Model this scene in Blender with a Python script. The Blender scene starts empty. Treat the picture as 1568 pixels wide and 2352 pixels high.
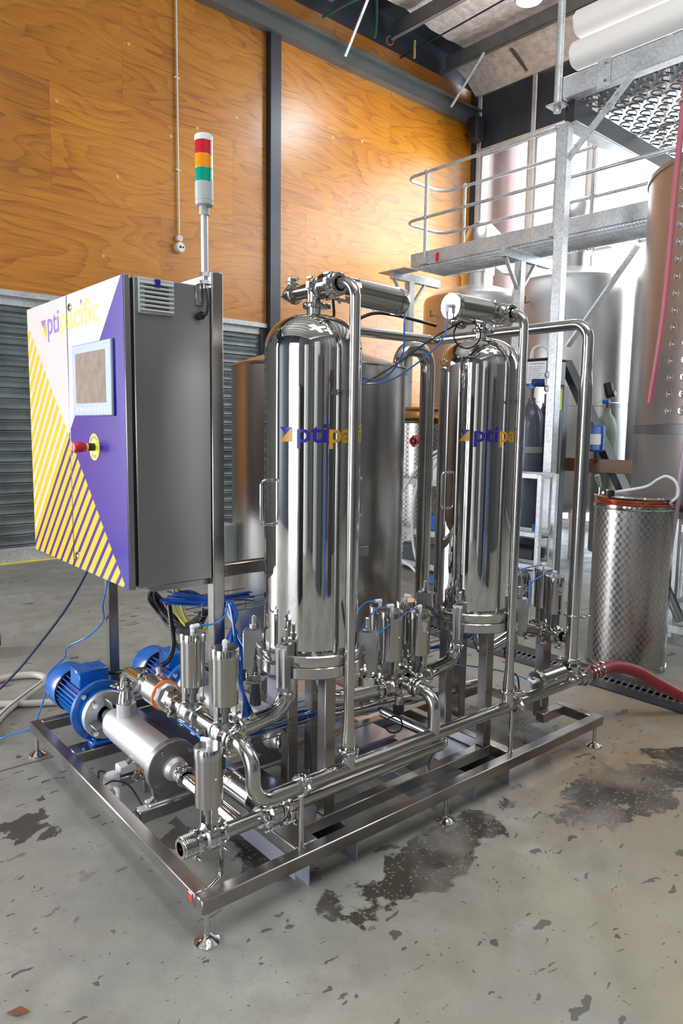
import bpy, bmesh, math, random
from math import sin, cos, pi, radians, sqrt
from mathutils import Vector, Matrix, Quaternion
random.seed(7)
V = Vector
SC = bpy.context.scene
COL = SC.collection
# ------------------------------------------------------------------ camera
IMG_W = 1568
cam_d = bpy.data.cameras.new('camera'); cam = bpy.data.objects.new('camera', cam_d); COL.objects.link(cam)
yaw, pitch, roll = radians(49.97), radians(-6.766), radians(0.794)
fw = V((cos(yaw)*cos(pitch), sin(yaw)*cos(pitch), sin(pitch)))
rt = V((sin(yaw), -cos(yaw), 0)); up = rt.cross(fw)
rt2 = rt*cos(roll)+up*sin(roll); up2 = -rt*sin(roll)+up*cos(roll)
m = Matrix((rt2, up2, -fw)).transposed().to_4x4(); m.translation = V((-.98, -1.795, 1.6))
cam.matrix_world = m
cam_d.sensor_fit = 'HORIZONTAL'; cam_d.sensor_width = 36; cam_d.lens = 1637.7/IMG_W*36
cam_d.clip_start = .05; cam_d.clip_end = 200
SC.camera = cam
# ------------------------------------------------------------------ light, exposure
BY = radians(1.79)
BM = Matrix.Rotation(BY, 4, 'Z')                    # building axes
def W(x, y, z=0): return BM @ V((x, y, z))
SC.view_settings.view_transform = 'Standard'; SC.view_settings.look = 'None'
SC.view_settings.exposure = 0.45; SC.view_settings.gamma = 1; SC.view_settings.use_curve_mapping = False
world = bpy.data.worlds.new('sky'); SC.world = world; world.use_nodes = True
bgn = world.node_tree.nodes['Background']; bgn.inputs[0].default_value = (.80, .88, 1, 1); bgn.inputs[1].default_value = 5.0
def area(name, loc, target, w, h, power, col=(1, 1, 1)):
    d = bpy.data.lights.new(name, 'AREA'); d.shape = 'RECTANGLE'; d.size = w; d.size_y = h; d.energy = power; d.color = col
    o = bpy.data.objects.new(name, d); COL.objects.link(o)
    o.location = loc; o.rotation_euler = (V(target)-V(loc)).to_track_quat('-Z', 'Y').to_euler()
    return o
area('roller_opening_daylight', W(-5.0, 6.5, 2.3), W(-5.0, 0, 2.1), 3.6, 4.3, 500, (.93, .96, 1))
area('end_opening_daylight', W(-7.7, -.6, 2.4), W(0, -.6, 2.0), 3.4, 4.2, 120, (1, .97, .93))
area('window_daylight', W(9.35, 1.5, 4.2), W(0, 1.5, 2.6), 9.5, 4.4, 520, (.97, .98, 1))
area('roof_fill_near', W(-.5, -2.2, 7.7), W(-.5, -2.2, 0), 1.0, 4.0, 110, (1, .99, .96))  # added fill from above, no roof light is seen there
area('high_bay_light', W(7.45, 4.17, 7.15), W(7.2, 3.6, 0), .34, .34, 95, (.92, .96, 1))
area('roof_fill_far', W(2.0, -4.0, 7.7), W(2.0, -4.0, 0), 1.0, 3.0, 120, (1, .99, .96))  # second added overhead fill, its roof source is made up
# ------------------------------------------------------------------ materials
def new_mat(name):
    mt = bpy.data.materials.new(name); mt.use_nodes = True
    nt = mt.node_tree; return mt, nt, nt.nodes['Principled BSDF']
def pm(name, col, rough=.5, metal=0, spec=.5, noise=0, nscale=20, bump=0, bscale=40, stretch=None, coat=0, trans=0, emit=None, rvar=0, rspace='Object'):
    mt, nt, b = new_mat(name); N = nt.nodes; L = nt.links
    b.inputs['Base Color'].default_value = (*col, 1); b.inputs['Roughness'].default_value = rough
    b.inputs['Metallic'].default_value = metal; b.inputs['Specular IOR Level'].default_value = spec
    if coat: b.inputs['Coat Weight'].default_value = coat; b.inputs['Coat Roughness'].default_value = .06
    if trans: b.inputs['Transmission Weight'].default_value = trans
    if emit: b.inputs['Emission Color'].default_value = (*emit[:3], 1); b.inputs['Emission Strength'].default_value = emit[3]
    if noise or bump or rvar:
        tc = N.new('ShaderNodeTexCoord'); mp = N.new('ShaderNodeMapping'); L.new(tc.outputs[rspace], mp.inputs[0])
        if stretch: mp.inputs['Scale'].default_value = stretch
        if noise or rvar:
            n = N.new('ShaderNodeTexNoise'); n.inputs['Scale'].default_value = nscale; n.inputs['Detail'].default_value = 5; L.new(mp.outputs[0], n.inputs[0])
        if noise:
            r = N.new('ShaderNodeMapRange'); r.inputs[1].default_value = .3; r.inputs[2].default_value = .7; r.inputs[3].default_value = 1-noise; r.inputs[4].default_value = 1+noise*.6
            L.new(n.outputs[0], r.inputs[0])
            mx = N.new('ShaderNodeVectorMath'); mx.operation = 'SCALE'; mx.inputs[0].default_value = col; L.new(r.outputs[0], mx.inputs['Scale']); L.new(mx.outputs[0], b.inputs['Base Color'])
        if rvar:
            r = N.new('ShaderNodeMapRange'); r.inputs[1].default_value = .3; r.inputs[2].default_value = .7; r.inputs[3].default_value = max(.02, rough-rvar); r.inputs[4].default_value = rough+rvar
            L.new(n.outputs[0], r.inputs[0]); L.new(r.outputs[0], b.inputs['Roughness'])
        if bump:
            n2 = N.new('ShaderNodeTexNoise'); n2.inputs['Scale'].default_value = bscale; n2.inputs['Detail'].default_value = 4; L.new(mp.outputs[0], n2.inputs[0])
            bp = N.new('ShaderNodeBump'); bp.inputs['Strength'].default_value = bump; bp.inputs['Distance'].default_value = .01; L.new(n2.outputs[0], bp.inputs['Height']); L.new(bp.outputs[0], b.inputs['Normal'])
    return mt
M = {}
M['mirror'] = pm('mirror_polished_steel', (.66, .65, .635), .035, 1, rvar=.015, nscale=6)
M['pipe'] = pm('satin_tube_steel', (.52, .505, .485), .16, 1, bump=.03, bscale=30, noise=.06, nscale=8, rvar=.05)
M['brush'] = pm('brushed_steel', (.50, .49, .475), .27, 1, bump=.05, bscale=60, stretch=(1, 1, 12), noise=.08, nscale=14)
M['brushv'] = pm('vertical_brushed_steel', (.50, .49, .48), .22, 1, bump=.06, bscale=22, stretch=(14, 14, .15), noise=.1, nscale=5)
M['frame'] = pm('mill_finish_frame_steel', (.34, .32, .30), .30, 1, noise=.12, nscale=5, bump=.012, bscale=30, rvar=.05)
M['cab'] = pm('cabinet_brushed_steel', (.35, .345, .34), .40, 1, noise=.06, nscale=2, rvar=.05)
M['turned'] = pm('turned_steel', (.58, .57, .555), .13, 1, bump=.03, bscale=60)
M['act'] = pm('actuator_steel', (.50, .485, .455), .17, 1, bump=.04, bscale=50, stretch=(1, 1, 8))
M['cast'] = pm('bead_blasted_steel', (.62, .62, .63), .48, .85, noise=.07, nscale=9, bump=.05, bscale=260)
M['castd'] = pm('dark_cast_steel', (.24, .24, .24), .45, .8, noise=.1, nscale=12)
M['clampcast'] = pm('cast_clamp_steel', (.42, .42, .42), .38, .95, noise=.1, nscale=30)
M['whiteplas'] = pm('white_plastic', (.80, .81, .80), .35)
M['grayplas'] = pm('light_grey_plastic', (.44, .47, .47), .4)
M['black'] = pm('black_rubber', (.012, .012, .013), .38)
M['blackp'] = pm('black_plastic', (.02, .02, .022), .3)
M['blue'] = pm('motor_blue_paint', (.004, .13, .50), .26, 0, .6, noise=.1, nscale=5, coat=.3)
M['bluetube'] = pm('blue_air_tube', (.02, .20, .62), .18, 0, .7, coat=.4)
M['bluedk'] = pm('blue_bundle_tube', (.01, .10, .48), .2, 0, .7, coat=.4)
M['yellow'] = pm('yellow_cable', (.75, .60, .05), .35)
M['orange'] = pm('orange_gasket', (.85, .20, .03), .5)
M['red'] = pm('red_button', (.62, .03, .04), .35)
M['estop'] = pm('emergency_yellow', (.90, .82, .05), .45)
M['redhose'] = pm('wine_red_hose', (.23, .018, .026), .42, bump=.1, bscale=200)
M['pinkhose'] = pm('faded_pink_hose', (.42, .12, .15), .4)
M['purplehose'] = pm('mauve_clear_hose', (.36, .27, .36), .3)
M['clearhose'] = pm('milky_clear_hose', (.66, .66, .70), .25)
M['beigehose'] = pm('beige_hose', (.52, .48, .42), .5, noise=.12, nscale=6)
M['navy'] = pm('navy_cable', (.03, .04, .09), .35)
M['galv'] = None
M['lens_r'] = pm('red_lens', (.62, .02, .03), .15, coat=.5)
M['lens_o'] = pm('amber_lens', (.95, .32, .01), .15, coat=.5)
M['lens_g'] = pm('green_lens', (.0, .35, .24), .15, coat=.5)
M['hmigrey'] = pm('panel_grey', (.30, .36, .48), .4)
M['screen'] = pm('beige_screen_glass', (.36, .31, .27), .08, 0, 1.0, noise=.18, nscale=30)  # beige tone puts the room reflection into the base colour
M['redlab'] = pm('red_label', (.65, .03, .04), .4)
M['whitelab'] = pm('white_label', (.75, .76, .75), .5)
M['yellab'] = pm('yellow_label', (.80, .70, .08), .45)
M['txtgrey'] = pm('etched_grey', (.13, .13, .14), .5)
M['cont'] = pm('grey_ink', (.05, .05, .06), .5)
M['logoblue'] = pm('logo_blue', (.022, .012, .28), .3)
M['logopurple'] = pm('logo_violet', (.17, .085, .42), .35)
M['logoyel'] = pm('logo_yellow', (.90, .66, .04), .35)
M['logogold'] = pm('logo_gold', (.62, .33, .02), .3)
M['beam'] = pm('painted_grey_beam', (.135, .145, .145), .4, .3, noise=.15, nscale=3)
M['darkcol'] = pm('charcoal_column_paint', (.045, .052, .066), .4, .2, noise=.1, nscale=4)
M['darkpanel'] = pm('charcoal_window_infill', (.05, .058, .075), .45, .1, noise=.25, nscale=5, stretch=(1, 1, .2))
M['mull'] = pm('window_frame_paint', (.55, .52, .47), .5, noise=.15, nscale=8)
M['winframe'] = pm('aluminium_frame', (.62, .64, .66), .35, .6)
M['pvc'] = pm('white_pvc_pipe', (.90, .88, .85), .5)
M['greytank'] = pm('pale_tank_paint', (.52, .53, .52), .4)
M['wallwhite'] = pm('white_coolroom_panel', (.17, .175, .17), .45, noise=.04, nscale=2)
M['conduit'] = pm('cream_conduit', (.66, .62, .55), .45)
M['speaker'] = pm('speaker_black', (.035, .033, .035), .5)
M['gasgrey'] = pm('gas_cylinder_grey', (.075, .085, .115), .35, .1, noise=.15, nscale=8, coat=.2)
M['gasgreen'] = pm('gas_cylinder_green', (.28, .34, .27), .4)
M['knobblue'] = pm('blue_handwheel', (.02, .22, .60), .35)
M['regblue'] = pm('regulator_dark_blue', (.03, .05, .20), .3)
M['boxgrey'] = pm('machine_grey', (.10, .115, .12), .4, .3)
M['copper'] = pm('copper_gasket_ring', (.42, .11, .055), .2, .75)
M['chairgrey'] = pm('tank_grey', (.3, .31, .32), .35, .9)
M['woodbeam'] = pm('brown_timber', (.22, .095, .045), .5, noise=.2, nscale=6, stretch=(1, .1, 1))
M['rust'] = pm('old_black_steel', (.020, .021, .028), .55, .1, noise=.2)
M['leaf'] = pm('brown_leaf', (.20, .07, .03), .7)
M['fork'] = pm('bluish_folded_steel', (.52, .55, .66), .3, .85, noise=.08, nscale=4)
M['greenstrap'] = pm('green_strap', (.02, .09, .05), .6)
M['yelstrap'] = pm('yellow_strap', (.65, .45, .12), .6)
M['orangewire'] = pm('orange_wire', (.75, .16, .03), .5)
M['ground'] = pm('outside_concrete', (.55, .54, .52), .8, noise=.1)
M['brick'] = pm('red_brick_wall', (.36, .14, .10), .8, noise=.2, nscale=9)
M['wire'] = pm('wire_tray_steel', (.35, .35, .36), .3, 1)
M['lampglow'] = pm('lamp_lens', (1, 1, 1), .5, emit=(.85, .93, 1, 14))
M['lampbody'] = pm('lamp_body', (.25, .35, .40), .4, .4)
M['stoneware'] = pm('grey_green_plastic', (.20, .26, .24), .5)
M['bluecrate'] = pm('blue_crate_plastic', (.02, .12, .42), .4)
M['greentag'] = pm('green_tag', (.05, .42, .10), .5)
M['tankskin'] = pm('warm_grey_tank_steel', (.47, .445, .435), .33, .85, noise=.06, nscale=2, rvar=.05)
M['vat'] = pm('vat_steel', (.60, .59, .58), .32, .85, noise=.05, nscale=2, rvar=.05)
M['drainbar'] = pm('drain_bar_steel', (.13, .12, .11), .5, .5)
M['chrome'] = pm('bright_chrome', (.70, .70, .70), .06, 1)
M['gauge'] = pm('gauge_face', (.8, .8, .78), .3)
M['flue'] = pm('flue_steel', (.62, .60, .58), .3, 1, bump=.02, bscale=4)
M['flueout'] = pm('brown_flue_paint', (.34, .22, .20), .4, .4)
M['brassrim'] = pm('brass_rim', (.40, .22, .07), .3, .7)
M['mesh'] = pm('expanded_mesh_steel', (.13, .135, .14), .5, .5)
M['purlin'] = pm('dull_purlin_steel', (.24, .25, .25), .45, .4, noise=.2, nscale=4)

def nodes_galv():
    mt, nt, b = new_mat('galvanised_steel'); N = nt.nodes; L = nt.links
    tc = N.new('ShaderNodeTexCoord'); v = N.new('ShaderNodeTexVoronoi'); v.inputs['Scale'].default_value = 60; L.new(tc.outputs['Object'], v.inputs[0])
    n = N.new('ShaderNodeTexNoise'); n.inputs['Scale'].default_value = 4; n.inputs['Detail'].default_value = 6; L.new(tc.outputs['Object'], n.inputs[0])
    s = N.new('ShaderNodeSeparateColor'); L.new(v.outputs['Color'], s.inputs[0])
    a = N.new('ShaderNodeMath'); a.operation = 'MULTIPLY_ADD'; a.inputs[1].default_value = .35; L.new(s.outputs[0], a.inputs[0]); L.new(n.outputs[0], a.inputs[2])
    cr = N.new('ShaderNodeValToRGB'); cr.color_ramp.elements[0].position = .3; cr.color_ramp.elements[0].color = (.40, .42, .43, 1); cr.color_ramp.elements[1].position = .95; cr.color_ramp.elements[1].color = (.70, .72, .73, 1)
    L.new(a.outputs[0], cr.inputs[0]); L.new(cr.outputs[0], b.inputs['Base Color'])
    b.inputs['Metallic'].default_value = .45; b.inputs['Roughness'].default_value = .42
    return mt
M['galv'] = nodes_galv()

def nodes_ply(name='varnished_plywood', dark=1.0):
    mt, nt, b = new_mat(name); N = nt.nodes; L = nt.links
    tc = N.new('ShaderNodeTexCoord'); oi = N.new('ShaderNodeObjectInfo')
    off = N.new('ShaderNodeVectorMath'); off.operation = 'SCALE'; off.inputs[0].default_value = (37, 11, 23); L.new(oi.outputs['Random'], off.inputs['Scale'])
    ad = N.new('ShaderNodeVectorMath'); L.new(tc.outputs['Object'], ad.inputs[0]); L.new(off.outputs[0], ad.inputs[1])
    mp = N.new('ShaderNodeMapping'); mp.inputs['Scale'].default_value = (.55, 1, 2.3); L.new(ad.outputs[0], mp.inputs[0])
    n1 = N.new('ShaderNodeTexNoise'); n1.inputs['Scale'].default_value = .95; n1.inputs['Detail'].default_value = 1.5; n1.inputs['Distortion'].default_value = .35; L.new(mp.outputs[0], n1.inputs[0])
    sep = N.new('ShaderNodeSeparateXYZ'); L.new(mp.outputs[0], sep.inputs[0])
    # growth-ring contours: bands of a warped height field
    s1 = N.new('ShaderNodeMath'); s1.operation = 'MULTIPLY_ADD'; s1.inputs[1].default_value = 10; L.new(n1.outputs[0], s1.inputs[0]); L.new(sep.outputs[2], s1.inputs[2])
    s2 = N.new('ShaderNodeMath'); s2.operation = 'MULTIPLY'; s2.inputs[1].default_value = 1.15; L.new(s1.outputs[0], s2.inputs[0])
    fr = N.new('ShaderNodeMath'); fr.operation = 'FRACT'; L.new(s2.outputs[0], fr.inputs[0])
    fp = N.new('ShaderNodeMath'); fp.operation = 'POWER'; fp.inputs[1].default_value = 2.4; L.new(fr.outputs[0], fp.inputs[0])
    # fibre streaks
    mp2 = N.new('ShaderNodeMapping'); mp2.inputs['Scale'].default_value = (1.2, 1, 26); L.new(ad.outputs[0], mp2.inputs[0])
    n2 = N.new('ShaderNodeTexNoise'); n2.inputs['Scale'].default_value = 2.2; n2.inputs['Detail'].default_value = 5; L.new(mp2.outputs[0], n2.inputs[0])
    n3 = N.new('ShaderNodeTexNoise'); n3.inputs['Scale'].default_value = .8; n3.inputs['Detail'].default_value = 3; L.new(ad.outputs[0], n3.inputs[0])
    # knots
    mpk = N.new('ShaderNodeMapping'); mpk.inputs['Scale'].default_value = (1.5, .02, 2.1); L.new(ad.outputs[0], mpk.inputs[0])
    vk = N.new('ShaderNodeTexVoronoi'); vk.inputs['Scale'].default_value = 1.3; L.new(mpk.outputs[0], vk.inputs[0])
    kr = N.new('ShaderNodeMapRange'); kr.inputs[1].default_value = .035; kr.inputs[2].default_value = .015; L.new(vk.outputs['Distance'], kr.inputs[0])
    cr = N.new('ShaderNodeValToRGB'); e = cr.color_ramp.elements
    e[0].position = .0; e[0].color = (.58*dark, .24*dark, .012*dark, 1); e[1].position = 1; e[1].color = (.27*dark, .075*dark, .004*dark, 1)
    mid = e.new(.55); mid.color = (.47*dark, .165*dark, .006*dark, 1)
    am = N.new('ShaderNodeMath'); am.operation = 'MULTIPLY_ADD'; am.inputs[1].default_value = .42; L.new(fp.outputs[0], am.inputs[0])
    nn = N.new('ShaderNodeMapRange'); nn.inputs[1].default_value = .35; nn.inputs[2].default_value = .75; nn.inputs[4].default_value = .5; L.new(n2.outputs[0], nn.inputs[0]); L.new(nn.outputs[0], am.inputs[2])
    am2 = N.new('ShaderNodeMath'); am2.operation = 'MULTIPLY_ADD'; am2.inputs[1].default_value = .9; L.new(n3.outputs[0], am2.inputs[0]); L.new(am.outputs[0], am2.inputs[2])
    am3 = N.new('ShaderNodeMath'); am3.operation = 'SUBTRACT'; am3.inputs[1].default_value = .28; L.new(am2.outputs[0], am3.inputs[0])
    L.new(am3.outputs[0], cr.inputs[0])
    mx = N.new('ShaderNodeMix'); mx.data_type = 'RGBA'; L.new(kr.outputs[0], mx.inputs[0]); L.new(cr.outputs[0], mx.inputs[6]); mx.inputs[7].default_value = (.10, .035, .01, 1)
    hs = N.new('ShaderNodeHueSaturation'); L.new(mx.outputs[2], hs.inputs['Color'])
    rv = N.new('ShaderNodeMapRange'); rv.inputs[3].default_value = .88; rv.inputs[4].default_value = 1.12; L.new(oi.outputs['Random'], rv.inputs[0]); L.new(rv.outputs[0], hs.inputs['Value'])
    L.new(hs.outputs[0], b.inputs['Base Color'])
    b.inputs['Roughness'].default_value = .33; b.inputs['Coat Weight'].default_value = .5; b.inputs['Coat Roughness'].default_value = .34
    bp = N.new('ShaderNodeBump'); bp.inputs['Strength'].default_value = .12; bp.inputs['Distance'].default_value = .01; L.new(n2.outputs[0], bp.inputs['Height']); L.new(bp.outputs[0], b.inputs['Normal'])
    return mt
M['ply'] = nodes_ply()
M['plydark'] = nodes_ply('darker_plywood_strip', .72)  # same plywood with every tone scaled darker

def nodes_floor():
    mt, nt, b = new_mat('stained_concrete'); N = nt.nodes; L = nt.links
    tc = N.new('ShaderNodeTexCoord'); P = tc.outputs['Object']
    def noise(sc, det=4, dist=0, vec=P, rough=.55):
        n = N.new('ShaderNodeTexNoise'); n.inputs['Scale'].default_value = sc; n.inputs['Detail'].default_value = det; n.inputs['Distortion'].default_value = dist; n.inputs['Roughness'].default_value = rough; L.new(vec, n.inputs[0]); return n.outputs[0]
    def mr(v, a, bb, c=0, d=1, clamp=True):
        r = N.new('ShaderNodeMapRange'); r.inputs[1].default_value = a; r.inputs[2].default_value = bb; r.inputs[3].default_value = c; r.inputs[4].default_value = d; r.clamp = clamp; L.new(v, r.inputs[0]); return r.outputs[0]
    def ma(op, a, bb, c=None):
        n = N.new('ShaderNodeMath'); n.operation = op
        for i, x in enumerate((a, bb, c)):
            if x is None: continue
            if isinstance(x, (int, float)): n.inputs[i].default_value = x
            else: L.new(x, n.inputs[i])
        return n.outputs[0]
    def mix(f, a, bb):
        n = N.new('ShaderNodeMix'); n.data_type = 'RGBA'
        if isinstance(f, float): n.inputs[0].default_value = f
        else: L.new(f, n.inputs[0])
        for i, x in ((6, a), (7, bb)):
            if isinstance(x, tuple): n.inputs[i].default_value = (*x, 1)
            else: L.new(x, n.inputs[i])
        return n.outputs[2]
    def blob(cx, cy, rx, ry, ang=0, soft=.5):
        mp = N.new('ShaderNodeMapping'); mp.vector_type = 'TEXTURE'; mp.inputs['Location'].default_value = (cx, cy, 0); mp.inputs['Rotation'].default_value = (0, 0, ang); mp.inputs['Scale'].default_value = (rx, ry, 1)
        L.new(P, mp.inputs[0]); ln = N.new('ShaderNodeVectorMath'); ln.operation = 'LENGTH'; L.new(mp.outputs[0], ln.inputs[0])
        return mr(ln.outputs['Value'], 1, 1-soft)
    base = mix(mr(noise(1.1, 6), .35, .7), (.225, .217, .188), (.35, .342, .305))
    base = mix(mr(noise(7, 6, .3), .4, .75, 0, .75), base, (.195, .188, .168))
    base = mix(mr(noise(90, 3), .45, .75, 0, .28), base, (.17, .165, .15))
    # tan / rust staining near the drain and right side
    tan = ma('MULTIPLY', mr(noise(1.7, 5, .4), .36, .62), blob(2.6, -.2, 1.7, 1.3, .2, .8))
    base = mix(ma('MULTIPLY', tan, .85), base, (.27, .185, .095))
    yel = ma('MULTIPLY', mr(noise(1.2, 4), .38, .62), blob(1.2, -1.1, 2.4, 1.1, .1, .8))
    base = mix(ma('MULTIPLY', yel, .75), base, (.30, .265, .16))
    # wet patches with ragged rims
    wn = noise(3.4, 8, .5, rough=.62)
    wetarea = ma('MAXIMUM', blob(1.95, .45, .62, .42, .1, .7), ma('MAXIMUM', blob(2.1, -.32, .85, .34, -.1, .9), ma('MAXIMUM', blob(.95, -.10, .75, .20, .1, .9), ma('MAXIMUM', blob(2.9, -.75, .60, .34, .2, .9), ma('MAXIMUM', blob(.55, .35, .5, .34, .2, .8), blob(1.3, 1.4, 1.3, .8, 0, .8))))))
    wet = mr(ma('ADD', ma('ADD', ma('MULTIPLY', wetarea, .44), wn), ma('MULTIPLY_ADD', noise(15, 5, .5), .16, -.08)), .70, .73)
    wet = ma('MULTIPLY', wet, mr(noise(2.3, 3), .35, .55, .45, 1))
    # small scattered dark marks, slightly elongated
    mp = N.new('ShaderNodeMapping'); mp.inputs['Scale'].default_value = (1.0, 2.4, 1); mp.inputs['Rotation'].default_value = (0, 0, .55); L.new(P, mp.inputs[0])
    wv = N.new('ShaderNodeTexNoise'); wv.inputs['Scale'].default_value = 9; wv.inputs['Detail'].default_value = 4; L.new(P, wv.inputs[0])
    va = N.new('ShaderNodeVectorMath'); va.operation = 'MULTIPLY_ADD'; va.inputs[1].default_value = (.30, .30, 0); L.new(wv.outputs['Color'], va.inputs[0]); L.new(mp.outputs[0], va.inputs[2])
    def spots(sc, thr, keep):
        v = N.new('ShaderNodeTexVoronoi'); v.inputs['Scale'].default_value = sc; L.new(va.outputs[0], v.inputs[0])
        s = N.new('ShaderNodeSeparateColor'); L.new(v.outputs['Color'], s.inputs[0])
        size = ma('MULTIPLY', s.outputs[1], thr)
        d = ma('LESS_THAN', v.outputs['Distance'], size); k = ma('GREATER_THAN', s.outputs[0], keep)
        return ma('MULTIPLY', d, k)
    sp = ma('MAXIMUM', spots(6.0, .30, .50), ma('MAXIMUM', spots(13, .28, .58), spots(30, .28, .72)))
    sp = ma('MULTIPLY', sp, mr(noise(.9, 2), .34, .46))
    big = mr(ma('ADD', ma('MULTIPLY', ma('MAXIMUM', blob(.22, .62, .34, .30, .3, .9), blob(-.25, 1.02, .42, .30, .5, .9)), .25), noise(5.5, 6, .6)), .725, .74)
    dark = ma('MAXIMUM', ma('MULTIPLY', sp, .85), big)
    # fine aggregate in the wet areas
    ag = N.new('ShaderNodeTexVoronoi'); ag.inputs['Scale'].default_value = 75; L.new(P, ag.inputs[0])
    sa = N.new('ShaderNodeSeparateColor'); L.new(ag.outputs['Color'], sa.inputs[0])
    agg = ma('MULTIPLY', ma('GREATER_THAN', sa.outputs[0], .72), ma('LESS_THAN', ag.outputs['Distance'], .42))
    wetcol = mix(ma('MULTIPLY', agg, .8), (.060, .053, .043), (.21, .195, .17))
    col = mix(wet, base, wetcol); col = mix(ma('MULTIPLY', dark, .9), col, (.042, .039, .036))
    # saw-cut joint
    sx = N.new('ShaderNodeSeparateXYZ'); L.new(P, sx.inputs[0])
    j = ma('LESS_THAN', ma('ABSOLUTE', ma('SUBTRACT', sx.outputs[1], 1.62), 0), .006)
    jy = ma('LESS_THAN', ma('ABSOLUTE', ma('ADD', ma('SUBTRACT', sx.outputs[1], 1.62), ma('MULTIPLY', noise(3), .03)), 0), .007)
    col = mix(ma('MULTIPLY', jy, .8), col, (.05, .045, .04))
    L.new(col, b.inputs['Base Color'])
    rg = ma('SUBTRACT', mr(noise(5, 5), .3, .7, .42, .62), ma('MULTIPLY', wet, .33)); rg = ma('SUBTRACT', rg, ma('MULTIPLY', big, .2)); L.new(rg, b.inputs['Roughness'])
    bp = N.new('ShaderNodeBump'); bp.inputs['Strength'].default_value = .35; bp.inputs['Distance'].default_value = .006
    h = ma('ADD', ma('MULTIPLY', noise(45, 5), .35), ma('MULTIPLY', ma('MULTIPLY', agg, wet), .8)); h = ma('SUBTRACT', h, ma('MULTIPLY', sp, .5))
    L.new(h, bp.inputs['Height']); L.new(bp.outputs[0], b.inputs['Normal'])
    return mt
M['floor'] = nodes_floor()

def nodes_foil():
    mt, nt, b = new_mat('foil_insulation'); N = nt.nodes; L = nt.links
    tc = N.new('ShaderNodeTexCoord')
    n = N.new('ShaderNodeTexNoise'); n.inputs['Scale'].default_value = 9; n.inputs['Detail'].default_value = 9; n.inputs['Distortion'].default_value = .3; L.new(tc.outputs['Object'], n.inputs[0])
    br = N.new('ShaderNodeTexBrick'); br.inputs['Scale'].default_value = 1; br.offset = 0; br.inputs['Brick Width'].default_value = .26; br.inputs['Row Height'].default_value = .16; br.inputs['Mortar Size'].default_value = .008; L.new(tc.outputs['Object'], br.inputs[0])
    a = N.new('ShaderNodeMath'); a.operation = 'SUBTRACT'; L.new(n.outputs[0], a.inputs[0]); L.new(br.outputs['Fac'], a.inputs[1])
    bp = N.new('ShaderNodeBump'); bp.inputs['Strength'].default_value = .9; bp.inputs['Distance'].default_value = .03; L.new(a.outputs[0], bp.inputs['Height']); L.new(bp.outputs[0], b.inputs['Normal'])
    cr = N.new('ShaderNodeValToRGB'); cr.color_ramp.elements[0].color = (.66, .63, .60, 1); cr.color_ramp.elements[1].color = (.90, .88, .85, 1); cr.color_ramp.elements[0].position = .3; cr.color_ramp.elements[1].position = .6; L.new(n.outputs[0], cr.inputs[0]); L.new(cr.outputs[0], b.inputs['Base Color'])
    b.inputs['Metallic'].default_value = .15; b.inputs['Roughness'].default_value = .33
    return mt
M['foil'] = nodes_foil()

def nodes_perlage():
    mt, nt, b = new_mat('circle_brushed_steel'); N = nt.nodes; L = nt.links
    # swirl discs: brick-offset cells of (angle, height); inside each the brush direction turns round the centre
    tc = N.new('ShaderNodeTexCoord'); sp = N.new('ShaderNodeSeparateXYZ'); L.new(tc.outputs['Object'], sp.inputs[0])
    def ma(op, a, bb=None, c=None):
        n = N.new('ShaderNodeMath'); n.operation = op
        for i, x in enumerate((a, bb, c)):
            if x is None: continue
            if isinstance(x, (int, float)): n.inputs[i].default_value = x
            else: L.new(x, n.inputs[i])
        return n.outputs[0]
    ang = ma('ARCTAN2', sp.outputs[1], sp.outputs[0])
    v = ma('MULTIPLY', sp.outputs[2], 1/.027); row = ma('FLOOR', v); fv = ma('SUBTRACT', ma('FRACT', v), .5)
    u = ma('ADD', ma('MULTIPLY', ang, .26/.042), ma('MULTIPLY', ma('MODULO', row, 2), .5)); fu = ma('SUBTRACT', ma('FRACT', u), .5)
    rot = ma('ARCTAN2', fv, fu)
    lobe = ma('SINE', ma('MULTIPLY', rot, 2)); lobe2 = ma('COSINE', rot)
    nx = ma('MULTIPLY', lobe, .05); h = ma('ADD', ma('MULTIPLY', lobe2, .5), .5)
    cr = N.new('ShaderNodeValToRGB'); cr.color_ramp.elements[0].color = (.43, .405, .395, 1); cr.color_ramp.elements[1].color = (.50, .475, .465, 1); L.new(h, cr.inputs[0]); L.new(cr.outputs[0], b.inputs['Base Color'])
    rr = ma('MULTIPLY_ADD', lobe, .08, .28); L.new(rr, b.inputs['Roughness']); b.inputs['Metallic'].default_value = 1
    bp = N.new('ShaderNodeBump'); bp.inputs['Strength'].default_value = .035; bp.inputs['Distance'].default_value = .004
    rad = ma('SQRT', ma('ADD', ma('MULTIPLY', fu, fu), ma('MULTIPLY', fv, fv))); L.new(ma('ADD', ma('MULTIPLY', lobe2, .35), rad), bp.inputs['Height']); L.new(bp.outputs[0], b.inputs['Normal'])
    return mt
M['perlage'] = nodes_perlage()

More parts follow.
